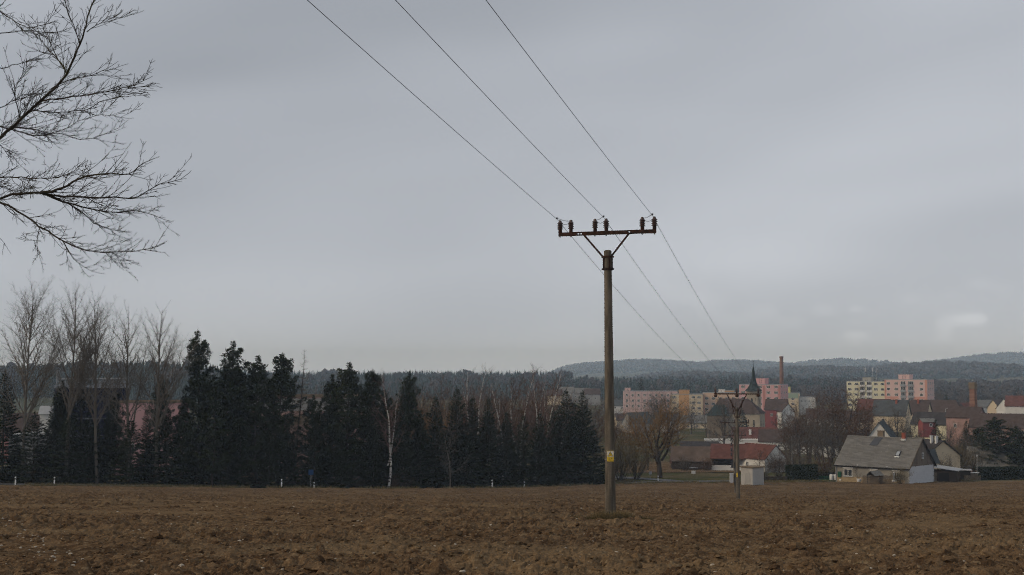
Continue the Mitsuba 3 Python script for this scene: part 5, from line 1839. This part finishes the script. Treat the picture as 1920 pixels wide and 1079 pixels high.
Bs.part('annex_roof', MB().add([[-4.4, -3.8, h2], [4.4, -3.8, h2], [4.4, 3.8, h2], [-4.4, 3.8, h2], [-1.2, 0, h2 + 4.2], [2.8, 0, h2 + 4.2]], [[0, 1, 5], [0, 5, 4], [1, 2, 5], [2, 3, 4], [2, 4, 5], [3, 0, 4], [0, 3, 2], [0, 2, 1]]), 'roof_copper')
k = thing('churchyard_wall', 'brown stone churchyard wall with buttresses below the church', 'wall')
c = at(1352, 818, 500)
part(k, 'wall', MB().box((0, 0, .6), (11, .8, 4.6)).mesh(rz(-.15), c), 'wall_brown')
for x in (-5, -2.5, 0, 2.5, 5):
    part(k, 'buttress', MB().box((x, -.6, .2), (.7, .6, 4.0)).mesh(rz(-.15), c), 'wall_brown')

# ---- blocks of flats
R6 = lambda n, z0=1.7, s=2.85: [z0 + s * i for i in range(n)]
dP = 645
block('apartment_block', 'tall pink block of flats with a lift house behind the church spire', 1432.5, 796, dP, -az(1430) - math.radians(20), 21.5, 11.5, flh(722, 796, dP), 'wall_pink', 'wall_pink', [-8.6, -4.6, .2, 4.6, 8.6], R6(7), [-3.6, 0, 3.6], 2.0, 1.4, .9,
      [(10.0, 1.5, 0, 19.5, 'wall_red_pink'), (2.4, 1.2, 0, 19.5, 'wall_red_pink'), (8.6, 3.6, 8, 12, 'wall_red_pink')], (-.6, 0, 4.6, 5.5, 3.0, 'wall_pink'))
block('apartment_block', 'pale green and yellow end block right of the pink block', 1484, 792, 700, -az(1485) - math.radians(5), 8.6, 11, flh(738, 792, 700), 'wall_cream', None, [-2.5, 1.4], R6(5, 1.6, 2.8), [], 1.7, 1.3, .9,
      [(0, 8.4, 13.0, 15.6, 'wall_green')], (-2.2, 0, 3.6, 5, 3.2, 'wall_lemon'))
key, B = block('apartment_block', 'long low pale pink block of flats at the left end of the town', 1219, 768, 720, -az(1219) + math.radians(2), 30.0, 11, flh(734, 768, 720), 'wall_light_pink', None, [-13 + 3.25 * i for i in range(9)], R6(3, 2.0, 3.0), [], 1.3, 1.5, .9, [(-13 + 3.25 * i + 1.62, .25, 0, 10.0, 'wall_mauve') for i in range(8)], (-12.5, 0, 3.2, 5, 1.6, 'wall_light_pink'))
key, B = block('apartment_block', 'yellow block of flats with an orange stair tower', 1289, 783, 690, -az(1290) - math.radians(4), 16.8, 11, flh(740, 783, 690), 'wall_cream', None, [-6.6, 3.6, 6.6], R6(4, 2.2, 2.9), [], 1.9, 1.3, .9, [(-1.4, 5.4, 0, flh(733, 783, 690), 'wall_orange')], (-1.4, -2.8, 5.3, 5.2, 2.2, 'wall_orange'))
block('apartment_block', 'peach block of flats between the yellow block and the church spire', 1352, 785, 695, -az(1350) - math.radians(4), 18.5, 11, flh(737, 785, 695), 'wall_peach', None, [-7.2, -3.6, 0, 3.6, 7.2], R6(4, 2.2, 2.9), [], 1.9, 1.3, .9, [(-8.8, 1.0, 0, 12.5, 'wall_salmon')], (0.5, 0, 3, 5, 1.6, 'wall_white'))
block('apartment_block', 'orange roofed low block left of the pink block', 1366, 790, 720, -az(1366) - math.radians(4), 6.5, 10, flh(733, 790, 720), 'wall_orange', None, [-1.4, 1.4], R6(4, 2.2, 2.9), [], 1.5, 1.3)
dY = 640
block('apartment_block', 'pale yellow block of flats with roof aerials, left of the salmon block', 1631, 775, dY, -az(1631) - math.radians(15), 19.5, 11.5, flh(716, 775, dY), 'wall_yellow', None, [-8.2, -4.9, 4.7, 8.0], R6(6, 1.4, 2.62), [-3.4, 0, 3.4], 1.8, 1.3, .9,
      [], (-.6, 0, 4.0, 5, 1.9, 'wall_grey'), [(-1.9, 2.7, 'frame_white'), (1.5, 2.7, 'frame_white')])
block('apartment_block', 'salmon pink block of flats with balconies and a lift house, right of the yellow block', 1706, 777, dY - 12, -az(1706) - math.radians(17), 20.6, 11.5, flh(712.5, 777, dY - 12), 'wall_light_pink', 'wall_light_pink', [-8.4, -4.6, 7.6], R6(6, 1.4, 2.72), [-3.4, 0, 3.4], 1.7, 1.3, 1.0,
      [(-9.9, .8, 0, 17, 'wall_salmon'), (9.8, 1.0, 0, 17, 'wall_salmon'), (-6.5, 5.9, 0, 8.6, 'wall_salmon'), (6.5, 5.4, 0, 8.6, 'wall_salmon')], (-1.4, -1, 5.4, 5.5, 2.3, 'wall_light_pink'), [(-1.2, 2.6, 'metal_grey'), (2.5, 2.9, 'metal_grey')])
for u, v0, v1, d, lab in ((1622, 706, 690, 640, 'thin white aerial mast, left one on the yellow block'), (1636, 708, 690, 640, 'thin white aerial mast, middle one on the yellow block'), (1643.5, 709, 691, 640, 'thin grey aerial mast, right one on the yellow block'), (1429, 711, 697, 645, 'thin aerial mast on the pink lift house')):
    k = thing('aerial_mast', lab, 'aerial')
    part(k, 'mast', MB().tube([at(u, v0 + 10, d), at(u, v1, d)], .09, 5).mesh(), 'frame_grey')
    part(k, 'panel', MB().box(at(u + .4, v1 + 3.5, d - .2), (.35, .2, 1.9)).mesh(), 'frame_white' if 'white' in lab else 'frame_grey')
block('flat_building', 'low pale flat roofed building between the pink block and the brown trees', 1514, 768, 700, -az(1514), 8.5, 8, flh(745, 768, 700), 'wall_white', None, [-3, -1, 1, 3], [4.6], [], 1.0, 1.0, .9, cat='building')

# ---- chimneys
k = thing('brick_chimney', 'tall slender round brick chimney rising behind the pink block', 'chimney')
c = at(1466.5, 775, 800)
h = flh(669, 775, 800)
part(k, 'shaft', MB().lathe([(1.75, -3), (1.05, h - 1.2)], c, 20).mesh(), 'brick_mat', True)
part(k, 'rim', MB().lathe([(1.05, h - 1.2), (1.22, h - 1.1), (1.22, h), (.8, h), (.75, h - 1.0)], c, 20).mesh(), 'brick_mat', 40)
k = thing('brick_chimney', 'short square brick chimney with a dark collar among the right-hand houses', 'chimney')
c = at(1826, 800, 420)
h = flh(718, 800, 420)
part(k, 'shaft', MB().lathe([(1.55, -3), (1.18, h * .85)], c, 4).mesh(rz(0)), 'brick_mat')
part(k, 'collar', MB().lathe([(1.2, h * .85), (1.42, h * .86), (1.42, h * .97), (1.30, h), (.8, h), (.7, h - 1)], c, 4).mesh(), 'wall_brown')

# ---- town houses on the right
H = gable_house
H('town_house', 'dark red house with a purple roof right of the church', 1457, 790, 560, -az(1457) - .15, 9.0, 9, 5.2, 4.2, 'wall_dark_red', 'roof_brown', [(1.2, None, 2.8, 1.6, 1.1), (-1.6, None, 2.8, 1.2, 1.1)])
H('town_house', 'narrow white house beside the dark red house', 1470, 793, 556, -az(1470) - 1.1, 8.0, 6, 5.0, 3.2, 'wall_white', 'roof_brown', [(0, None, 2.8, 1.0, 1.2)])
H('town_house', 'long brown roofed white house below the salmon block', 1752, 792, 500, -az(1752) - .30, 24, 11, 4.2, 4.3, 'wall_white', 'roof_brown', [(x, None, 2.6, 1.2, 1.4) for x in (-1.5, 2.2, 6.0, 9.5)], [], hip=4)
H('town_house', 'house with a broad rust brown roof left of the long white house', 1708, 790, 480, -az(1708) - .2, 13.5, 10, 3.0, 4.6, 'wall_cream', 'roof_brown', [(2, None, 1.6, 1.0, 1.2)], [(3, -1, 1.4, .7, 'brick_red')])
H('town_house', 'house with a dark slate roof below the yellow block', 1672, 796, 460, -az(1672) - .2, 11.5, 10, 3.4, 5.2, 'wall_cream', 'roof_slate', [(-2, None, 1.6, 1.0, 1.2)], [(2, -1, 1.3, .7, 'brick_red')])
H('town_house', 'house with a bright red roof peeping over the trees under the yellow block', 1640, 788, 500, -az(1640) - .2, 12, 9, 3.0, 5.0, 'wall_cream', 'roof_red', [], [])
H('town_house', 'small bright red house with a grey roof', 1738, 805, 400, -az(1738) + .35, 4.0, 4.4, 2.3, 0.9, 'wall_dark_red', 'roof_grey', [(0.5, None, 1.4, .9, 1.0)])
H('town_house', 'low house with a black roof in front of the long white house', 1762, 810, 420, -az(1762) - .3, 16, 8, 2.6, 3.6, 'wall_yellow', 'roof_dark', [(5, None, 1.4, 1.0, 1.0)], [(4.4, -1, 1.5, .6, 'wall_white')])
H('town_house', 'old pink house with a brown red roof left of the square chimney', 1812, 822, 400, -az(1812) - .3, 9.5, 8.5, 6.6, 3.0, 'wall_old_pink', 'roof_brown', [(-2, None, 4.0, .9, 1.2), (2.2, None, 4.0, .9, 1.2)])
H('town_house', 'wide pink house with a long brown roof behind the right-hand pines', 1888, 832, 390, -az(1888) - .15, 20, 9, 5.0, 3.9, 'wall_old_pink', 'roof_brown', [(-.6, None, 3.4, 1.2, 1.5), (5, None, 3.4, 1.2, 1.5)])
H('town_house', 'house with a pale yellow gable and an orange red roof left of the square chimney', 1803, 786, 520, -az(1803) + .9, 9, 7.5, 3.2, 3.2, 'wall_cream', 'roof_red', [(0, None, 1.6, 1.0, 1.2)])
H('town_house', 'white gabled house with a dark roof near the right edge', 1897, 779, 600, -az(1897) + .85, 10, 9, 3.2, 4.4, 'wall_white', 'roof_dark', [(1, None, 1.8, 1.0, 1.2), (4.52, 0, 3.6, 1.0, 1.2, 'left')])
H('town_house', 'small pale gabled house left of the white gabled house', 1874, 776, 640, -az(1874) + .8, 8, 8, 2.8, 4.0, 'wall_cream', 'roof_brown', [(0, None, 1.4, .9, 1.0)])
H('town_house', 'far white house with a grey roof right of the square chimney', 1843, 772, 660, -az(1843) + .6, 11, 8, 2.4, 3.4, 'wall_white', 'roof_grey', [(0, None, 1.4, .9, 1.0)])
H('town_house', 'dull red roofed house cut by the right edge', 1915, 774, 560, -az(1915) - .1, 12, 9, 3.0, 4.2, 'wall_white', 'roof_red', [])
H('town_house', 'pale fronted house peeping out in the gap between chimney and gabled houses', 1858, 775, 700, -az(1858) + .5, 9, 8, 2.4, 3.6, 'wall_peach', 'roof_brown', [(0, None, 1.4, .9, 1.0)])
key, B, rk = H('town_house', 'house with a steep white gable showing above the ridge of the tiled house', 1654, 851, 300, -az(1654) - .10, 6.0, 11, 3.4, 4.0, 'wall_white', 'roof_slate', [], ridge='y')
B.window(0, -3.0, 4.2, .5, 1.2, 'front', 1)
H('town_house', 'white house with a black edged roof and two white chimneys right of the tiled house', 1742, 893, 262, -az(1742) - .95, 9.5, 8.0, 4.4, 2.9, 'wall_cream', 'roof_dark', [(-1, None, 3.2, .9, 1.0), (0.8, -4.0, 1.4, .9, 1.1)], [(2.2, -.8, 1.5, .45, 'wall_white'), (3.8, -.8, 1.5, .45, 'wall_white')])
H('town_house', 'grey roofed shed behind the long hedge at the right', 1884, 893, 285, -az(1884) + .1, 15, 8, 2.2, 4.1, 'wall_old_pink', 'roof_grey', [])
H('town_house', 'dark roofed house with a pale gable at the left of the town', 1196, 806, 560, -az(1196) + .6, 11, 8, 3.0, 4.4, 'wall_grey', 'roof_slate', [(1, None, 1.6, 1.0, 1.2)])
H('town_house', 'small cream house with a brown roof left of the dark roofed house', 1170, 800, 590, -az(1170) + .2, 8, 7, 3.0, 2.8, 'wall_cream', 'roof_brown', [(-1.5, None, 1.6, 1.0, 1.2), (1.5, None, 1.6, 1, 1.2)])
for i, (u, v, d, l, hh, wm, rm, lab) in enumerate(((1062, 745, 800, 9, 3.0, 'wall_grey', 'roof_grey', 'far grey roofed house just above the tall end spruces'), (1085, 748, 820, 13, 3.5, 'wall_grey', 'roof_grey', 'wider far grey house with a grey roof right of the tall end spruces'),
                                                  (1110, 752, 760, 9, 4.0, 'wall_grey', 'roof_brown', 'far dull house left of the nearest pole'), (1040, 752, 780, 9, 3.4, 'wall_cream', 'roof_brown', 'far cream house seen between the birches'),
                                                  (1160, 770, 760, 10, 3.0, 'wall_white', 'roof_slate', 'far low house just right of the nearest pole'), (1255, 800, 560, 8, 3.0, 'wall_white', 'roof_brown', 'white walled house behind the orange willow'),
                                                  (1300, 806, 600, 14, 3.4, 'wall_cream', 'roof_grey', 'pale house in front of the yellow block'), (1545, 800, 470, 12, 3.2, 'wall_white', 'roof_brown', 'white house glimpsed through the reddish trees'),
                                                  (1600, 806, 440, 12, 3.2, 'wall_cream', 'roof_brown', 'cream house glimpsed through the trees left of the slate roof'), (1520, 842, 400, 12, 3.0, 'wall_white', 'roof_dark', 'low white house behind the trunks of the reddish trees'),
                                                  (1590, 852, 380, 14, 3.0, 'wall_white', 'roof_dark', 'low white house behind the trunks nearest to the tiled house'))):
    H('town_house', lab, u, v, d, -az(u) + .1 * ((i % 3) - 1), l, 8, hh, 3.2, wm, rm, [(-2, None, 1.6, 1.0, 1.1), (2, None, 1.6, 1.0, 1.1)])

# ---- works behind the tree row on the left
key, B = block('factory_hall', 'dark navy blue factory hall behind the bare poplars', 168, 915, 262, -az(168), 14.0, 14, flh(728, 915, 262), 'wall_navy', None, [], [], cat='factory hall', roofm='metal_grey', parapet=.5)
hN = flh(728, 915, 262)
for z in (4, 7.4, 10.8, 14.2):
    B.part('cladding_joint', MB().box((0, -7.03, z), (13.8, .06, .14)), 'metal_grey')
for x, w, h in ((-5.5, 1.6, .9), (-2, 2.4, 1.3), (1.2, 1.6, 1.0), (3.2, 2.2, 1.4), (5.9, 2.6, 1.2)):
    B.part('roof_unit', MB().box((x, -3, hN + h / 2 + .2), (w, 2.2, h)), 'roof_light')
B.part('roof_pipe', MB().tube([[-6.4, -5, hN + 1.6], [6.6, -5, hN + 1.7]], .16, 8), 'roof_light')
B.part('roof_pipe', MB().tube([[-6.6, -6, hN - .2], [-6.6, -6, hN + 3.4]], .10, 6), 'roof_light')
B.part('rail', MB().tube([[-6.8, -6.8, hN + 1.1], [6.8, -6.8, hN + 1.1]], .05, 5), 'metal_grey')
block('factory_hall', 'salmon pink factory hall behind the fifth poplar', 286, 916, 246, -az(286) - .12, 12.0, 12, flh(756, 916, 246), 'wall_pink', None, [-3.5, 0, 3.5], [4.0, 8.0], [], 1.6, 1.6, .9, cat='factory hall', roofm='wall_brown')
block('factory_hall', 'dull pink factory hall with a dark roof band seen in the larch gap', 572, 916, 252, -az(572), 30.0, 12, flh(745, 916, 252), 'wall_old_pink', None, [-12, -8, -4, 0, 4, 8, 12], [8, 4], [], 1.8, 1.6, .9, [(0, 29.8, 15.2, 17.6, 'wall_grey'), (0, 29.8, 12.6, 14.4, 'wall_brown')], cat='factory hall', roofm='wall_brown')
H('town_house', 'red house with a brown roof left of the navy hall', 52, 900, 330, .25, 12, 9, 12.5, 4.4, 'wall_red_pink', 'roof_brown', [(-2, None, 9, 1.2, 1.4), (2, None, 9, 1.2, 1.4)])
key, B = block('storage_shed', 'pale low storage shed behind the first poplars', 58, 905, 270, -az(58), 9, 8, flh(815, 905, 270), 'wall_grey', None, [], [], cat='shed', roofm='frame_white')
H('storage_silo', 'pale pointed roofed silo house left of the navy hall', 86, 880, 320, .1, 2.8, 3.0, flh(776, 880, 320), 1.6, 'wall_white', 'roof_light', [], cat='silo')

# ---- trees and bushes of the town
proto_bare('willow_shape', 55, 5.0, 0.42, WILLOW, 3, 'bark_dark', 'twig_willow', (0.16, 0, 1), [(np.array([0, 0, 1.7]), unit(np.array([-0.62, 0, 1.0])), 7.5, 0.24, 1), (np.array([0.3, 0, 2.6]), unit(np.array([.62, .1, 1.0])), 6.5, 0.22, 1)], (0, 1))
dW = 258
place('willow_tree', 'willow_shape', 1237, dW, 1.34, 1.0, 'leafless orange twigged willow with a forked dark trunk right of the nearest pole', 'tree', None, 0.0)
place('bare_bush', 'bush_shape_2', 1165, 247, 10.5, 5.2, 'large olive brown leafless bush behind the nearest pole', 'bush', None, None, .95)
place('bare_bush', 'bush_shape_2', 1192, 250, 10.0, 5.2, 'olive brown bush between the nearest pole and the willow', 'bush', None, 1.0, .8)
place('bare_bush', 'bush_shape_1', 1152, 275, 10.5, 5.2, 'reddish leafless bush just left behind the nearest pole', 'bush', None, 2.0, .9)
for u, v, d, sh, w, lab in ((1500, 782, 325, 0, 1.0, 'reddish brown bare tree at the left of the big clump'), (1536, 752, 330, 2, 1.0, 'tall reddish brown bare tree left of the middle of the big clump'), (1578, 736, 335, 0, 1.05, 'tallest reddish brown bare tree in the big clump'),
                            (1612, 762, 325, 2, 1.0, 'reddish brown bare tree at the right of the big clump'), (1556, 780, 318, 1, 1.0, 'greyer bare tree in front of the big reddish clump'), (1520, 800, 310, 3, 1.0, 'lower greyish bare tree at the front of the reddish clump'),
                            (1596, 790, 312, 0, 1.0, 'lower reddish bare tree in front of the tallest of the clump'), (1475, 800, 380, 3, 1.0, 'grey bare tree left of the reddish clump'), (1634, 770, 350, 2, .9, 'reddish bare tree close behind the left end of the tiled roof'),
                            (1240, 738, 560, 1, 1.3, 'dark round leafless tree in front of the long pale pink block'), (1222, 750, 565, 3, 1.1, 'smaller dark leafless tree in front of the long pale pink block'), (1255, 742, 552, 3, 1.2, 'dark round leafless tree at the right end of the long pale pink block'), (1272, 765, 500, 1, 1.1, 'low grey tree below the orange stair tower'), (1297, 752, 540, 3, .8, 'thin bare tree in front of the yellow block'),
                            (1325, 768, 520, 1, .8, 'thin bare tree left of the church'), (1358, 752, 390, 3, .8, 'pale bare tree with a winding trunk in front of the church annex'), (1380, 792, 400, 1, .8, 'low bare tree in front of the church nave'),
                            (1690, 762, 340, 1, .8, 'dark bare tree behind the ridge of the tiled house'), (1668, 788, 330, 3, .8, 'bare tree beside the steep white gable'), (1783, 800, 300, 3, .9, 'grey bare tree right of the two white chimneys'),
                            (1808, 812, 290, 1, .9, 'grey bare tree below the old pink house'), (1836, 800, 330, 3, .9, 'grey bare tree in front of the square chimney'), (1900, 790, 370, 1, .9, 'grey bare tree at the right edge'),
                            (1770, 732, 720, 3, 1.0, 'far bare tree right of the salmon block'), (1860, 745, 700, 1, 1.0, 'far bare tree above the gabled houses'), (1545, 740, 560, 1, 1.0, 'far bare tree behind the reddish clump'),
                            (1215, 812, 300, 2, .9, 'reddish bare tree behind the orange willow'), (1262, 800, 320, 1, .9, 'grey bare tree close behind the orange willow'), (1180, 790, 330, 2, 1.0, 'reddish bare tree behind the olive bush'), (1140, 775, 360, 0, 1.0, 'reddish bare tree just left of the nearest pole'), (1115, 770, 340, 2, 1.0, 'reddish bare tree right of the tall end spruces'),
                            (1560, 738, 345, 2, 1.1, 'reddish brown bare tree close left of the tallest one'), (1518, 765, 338, 0, 1.1, 'reddish brown bare tree between the two left ones of the clump'), (1600, 748, 340, 2, 1.1, 'reddish brown bare tree close right of the tallest one'),
                            (1545, 800, 300, 1, 1.2, 'low spreading grey tree at the foot of the clump'), (1580, 806, 300, 3, 1.2, 'low spreading grey tree close left of the tiled house'), (1488, 815, 315, 1, 1.1, 'low grey tree beside the lamp pole'),
                            (1500, 800, 335, 2, 1.1, 'low reddish tree behind the lamp pole'), (1625, 785, 330, 0, 1.0, 'reddish bare tree just left of the steep white gable'), (1715, 790, 335, 3, 1.0, 'grey bare tree above the red chimney of the tiled house'),
                            (1860, 815, 300, 1, 1.1, 'grey bare tree between the dark right-hand pines'), (1788, 830, 280, 1, 1.1, 'low grey tree above the lean-to shed'), (1450, 828, 330, 3, 1.0, 'grey bare tree right of the white farm gable')):
    place('town_tree', (f'broad_shape_{sh}' if d < 420 or 1195 < u < 1300 else f'far_broad_{sh}'), u, d, hgt(u, v, d) * 1.14, 14.5, lab, 'tree', 'leafless trees of the town', None, w)
for u, v, d, sh, w, lab in ((1757, 783, 300, 1, 1.0, 'dark spruce behind the white house with two chimneys'), (1814, 786, 330, 0, 1.0, 'dark spruce in front of the old pink house'), (1203, 707, 780, 1, .8, 'lone dark spruce behind the long pale pink block'),
                            (1393, 764, 470, 4, .9, 'dark rounded conifer in front of the church nave'), (1778, 738, 600, 2, 1.0, 'dark spruce right of the salmon block'), (1362, 764, 540, 1, .7, 'dark spruce left of the church'), (1800, 752, 610, 0, 1.0, 'blue green spruce left of the square chimney'), (1443, 800, 480, 5, 1.0, 'dark round evergreen bush right of the church')):
    place('town_spruce', f'spruce_shape_{sh}', u, d, hgt(u, v, d), (14.5, 14.5, 14.5, 21, 8, 8)[sh], lab, 'tree', 'spruces of the town', None, w)
for u, v, d, sh, w, lab in ((1868, 780, 285, 0, .85, 'wide dark pine left of the right edge behind the long hedge'), (1840, 800, 292, 2, .7, 'dark pine right of the square chimney foot'), (1912, 798, 280, 1, .9, 'dark pine cut by the right edge of the picture')):
    place('town_pine', f'pine_shape_{sh}', u, d, hgt(u, v, d), 21.3, lab, 'tree', None, None, w * 2.5)
place('fruit_tree', 'small_shape', 1424, 250, 6.0, 7.0, 'small dark leafless fruit tree in front of the white farm gable', 'tree', None, None, 1.3)
place('fruit_tree', 'small_shape', 1607, 229.5, 3.4, 7.0, 'little pruned fruit tree in front of the first window of the tiled house', 'tree', None, 2.2, 1.3)
place('garden_bush', 'bush_shape_2', 1688, 226.5, 3.6, 5.2, 'tall brown leafless bush at the right front corner of the tiled house', 'bush', None, None, 1.2)
place('garden_bush', 'bush_shape_0', 1651, 227, 1.2, 5.2, 'low dark bush behind the picket fence of the tiled house', 'bush', None, None, 1.6)
for u, d, h, sh, w, lab in ((1775, 246, 5.4, 0, 1.4, 'grey brushwood behind the lean-to shed'), (1800, 262, 8, 2, 1.1, 'olive brown bush behind the cabin'), (1826, 270, 8, 0, 1.1, 'tall grey bush behind the woodpile'), (1460, 262, 6, 1, 1.2, 'reddish bush behind the dark hedge'),
                            (1495, 262, 6.5, 0, 1.3, 'grey bush above the dark hedge'), (1545, 256, 5, 1, 1.4, 'reddish brushwood behind the water tanks'), (1434, 245, 3.6, 0, .9, 'thin bush beside the utility hut'), (1700, 300, 8, 0, 1.3, 'grey blossoming thicket behind the ridge of the tiled house'), (1730, 310, 9, 0, 1.3, 'grey thicket below the small red house'), (1284, 296, 4.2, 0, 1.5, 'grey bush in front of the rusty barn at its left end'), (1326, 297, 3.6, 1, 1.5, 'reddish bush in front of the rusty barn'), (1452, 290, 5.0, 0, 1.3, 'grey bush right of the white farm gable'), (1850, 300, 6, 1, 1.3, 'reddish thicket behind the long hedge')):
    place('bare_bush', f'bush_shape_{sh}', u, d, h, 5.2, lab, 'bush', None, None, w)
rng = np.random.default_rng(95)
i = 0
for (u0, u1, d0, d1, n, h0, h1) in ((1440, 2120, 720, 1000, 110, 10, 15), (1040, 1440, 740, 1000, 30, 9, 13), (560, 1130, 330, 800, 80, 12, 18), (1640, 2080, 340, 560, 54, 6, 9.5), (1130, 1470, 480, 640, 26, 6, 9), (1470, 1640, 350, 520, 24, 9, 14)):
    for _ in range(n):
        u, d = rng.uniform(u0, u1), rng.uniform(d0, d1)
        i += 1
        k = place('far_brushwood', f'far_broad_{int(rng.integers(0, 4))}', u, d, rng.uniform(h0, h1), 14.5, '', 'wood', None, None, 1.1)
        del labels[k]
        scene[f'brown_wood__{i:03d}'] = scene.pop(k)
labels['brown_wood'] = {'label': 'brown leafless woodland between and behind the houses of the town', 'category': 'woodland', 'kind': 'stuff'}

# ---- roadside posts and signs
def marker_post(u, d, h, label):
    k = thing('marker_post', label, 'marker post', 'white roadside marker posts')
    x = X(u, d)
    z = tz(x, d)
    o = np.array([x, d, z])
    w = .075
    v = [[-w, -.05, -.3], [w, -.05, -.3], [w, .05, -.3], [-w, .05, -.3], [-w, -.05, h - .06], [w, -.05, h - .06], [w, .05, h], [-w, .05, h]]
    part(k, 'post', (np.array(v) + o, np.array([[0, 1, 5, 4], [1, 2, 6, 5], [2, 3, 7, 6], [3, 0, 4, 7], [4, 5, 6, 7], [3, 2, 1, 0]])), 'white_paint')
    part(k, 'black_band', MB().box(o + [0, 0, h - .28], (2 * w + .012, .112, .20)).mesh(), 'black_paint')


for u, off, h, lab in ((29, 2.6, 1.15, 'leftmost white marker post at the far roadside'), (102, 2.2, 1.2, 'second white marker post from the left, at the roadside'), (528, 2.2, 1.85, 'white marker post under the pines left of the blue sign'),
                       (589, 9.6, 1.7, 'half hidden white marker post right of the blue sign'), (923, 2.0, 1.8, 'white marker post in front of the spruces left of the tall end pair'), (983, 9.4, 1.7, 'half hidden white marker post below the birch clump'),
                       (1234, 9.0, 1.05, 'white marker post in front of the willow')):
    marker_post(u, row_depth(u, off), h, lab)


def sign(u, v, d, w, h, board, label, poles=1):
    k = thing('road_sign', label, 'sign')
    c = at(u, v, d)
    z = tz(c[0], d)
    part(k, 'board', MB().box(c, (w, .04, h)).mesh(), board)
    for s in ([0] if poles == 1 else [-.35, .35]):
        part(k, 'post', MB().tube([[c[0] + s * w, d + .06, z - .3], [c[0] + s * w, d + .06, c[2] + h / 2]], .04, 6).mesh(), 'steel_mat')


mat('sign_blue', (0.02, 0.055, 0.14))
d = row_depth(583, 10)
sign(583, 886, d, .75, .75, 'sign_blue', 'small blue road sign in the shade under the pines')
sign(1219.5, 887, 252, .62, .62, 'frame_grey', 'small grey road sign seen from behind left of the willow trunk')
sign(1300, 886, 272, .85, .65, 'frame_white', 'white rectangular notice board on a post on the grass strip')
# poles in the village
k = thing('telegraph_pole', 'slim grey telegraph pole with two struts among the farm buildings', 'pole')
c = at(1356, 876, 318)
part(k, 'mast', MB().tube([c - [0, 0, .5], at(1356, 817, 318)], [.13, .09], 8).mesh(), 'steel_dull')
for s in (-1, 1):
    part(k, 'strut', MB().tube([c + [s * .75, -.2, 0], at(1356, 862, 318)], .05, 5).mesh(), 'steel_dull')
part(k, 'head', MB().box(at(1356, 819, 318), (.9, .3, .5)).mesh(), 'steel_dull')
k = thing('lamp_pole', 'thin grey lamp pole standing in the dark hedge', 'pole')
part(k, 'mast', MB().tube([at(1485, 893, 242), at(1485, 819, 242)], [.10, .06], 7).mesh(), 'steel_dull')
part(k, 'arm', MB().tube([at(1485, 820, 242), at(1481.5, 817.5, 241.5)], .045, 5).mesh(), 'steel_dull')
k = thing('lamp_pole', 'thin lamp pole in front of the long brown roof', 'pole')
part(k, 'mast', MB().tube([at(1773, 785, 470), at(1773, 767, 470)], .09, 6).mesh(), 'frame_grey')
part(k, 'arm', MB().tube([at(1773, 767, 470), at(1777, 765.5, 470)], .08, 5).mesh(), 'frame_grey')
k = thing('garden_pole', 'thin pale pole with a bird house above the low picket fence', 'pole')
part(k, 'mast', MB().tube([at(1832, 893, 245), at(1832, 858, 245)], .04, 6).mesh(), 'frame_grey')
part(k, 'bird_house', MB().box(at(1832, 855, 245), (.3, .25, .35)).mesh(), 'frame_grey')
mat('steel_dull', (0.15, 0.145, 0.14))

# ------------------------------------------------------------------ the air of the whole place
scene['haze'] = {'type': 'cube', 'to_world': T().translate([0, 2100, 49]).scale([5800, 5300, 75]),
                 'bsdf': {'type': 'null'}, 'interior': {'type': 'ref', 'id': 'air'}}
labels['haze'] = {'label': 'thin blue grey air over the valley and the hills', 'category': 'haze', 'kind': 'stuff'}
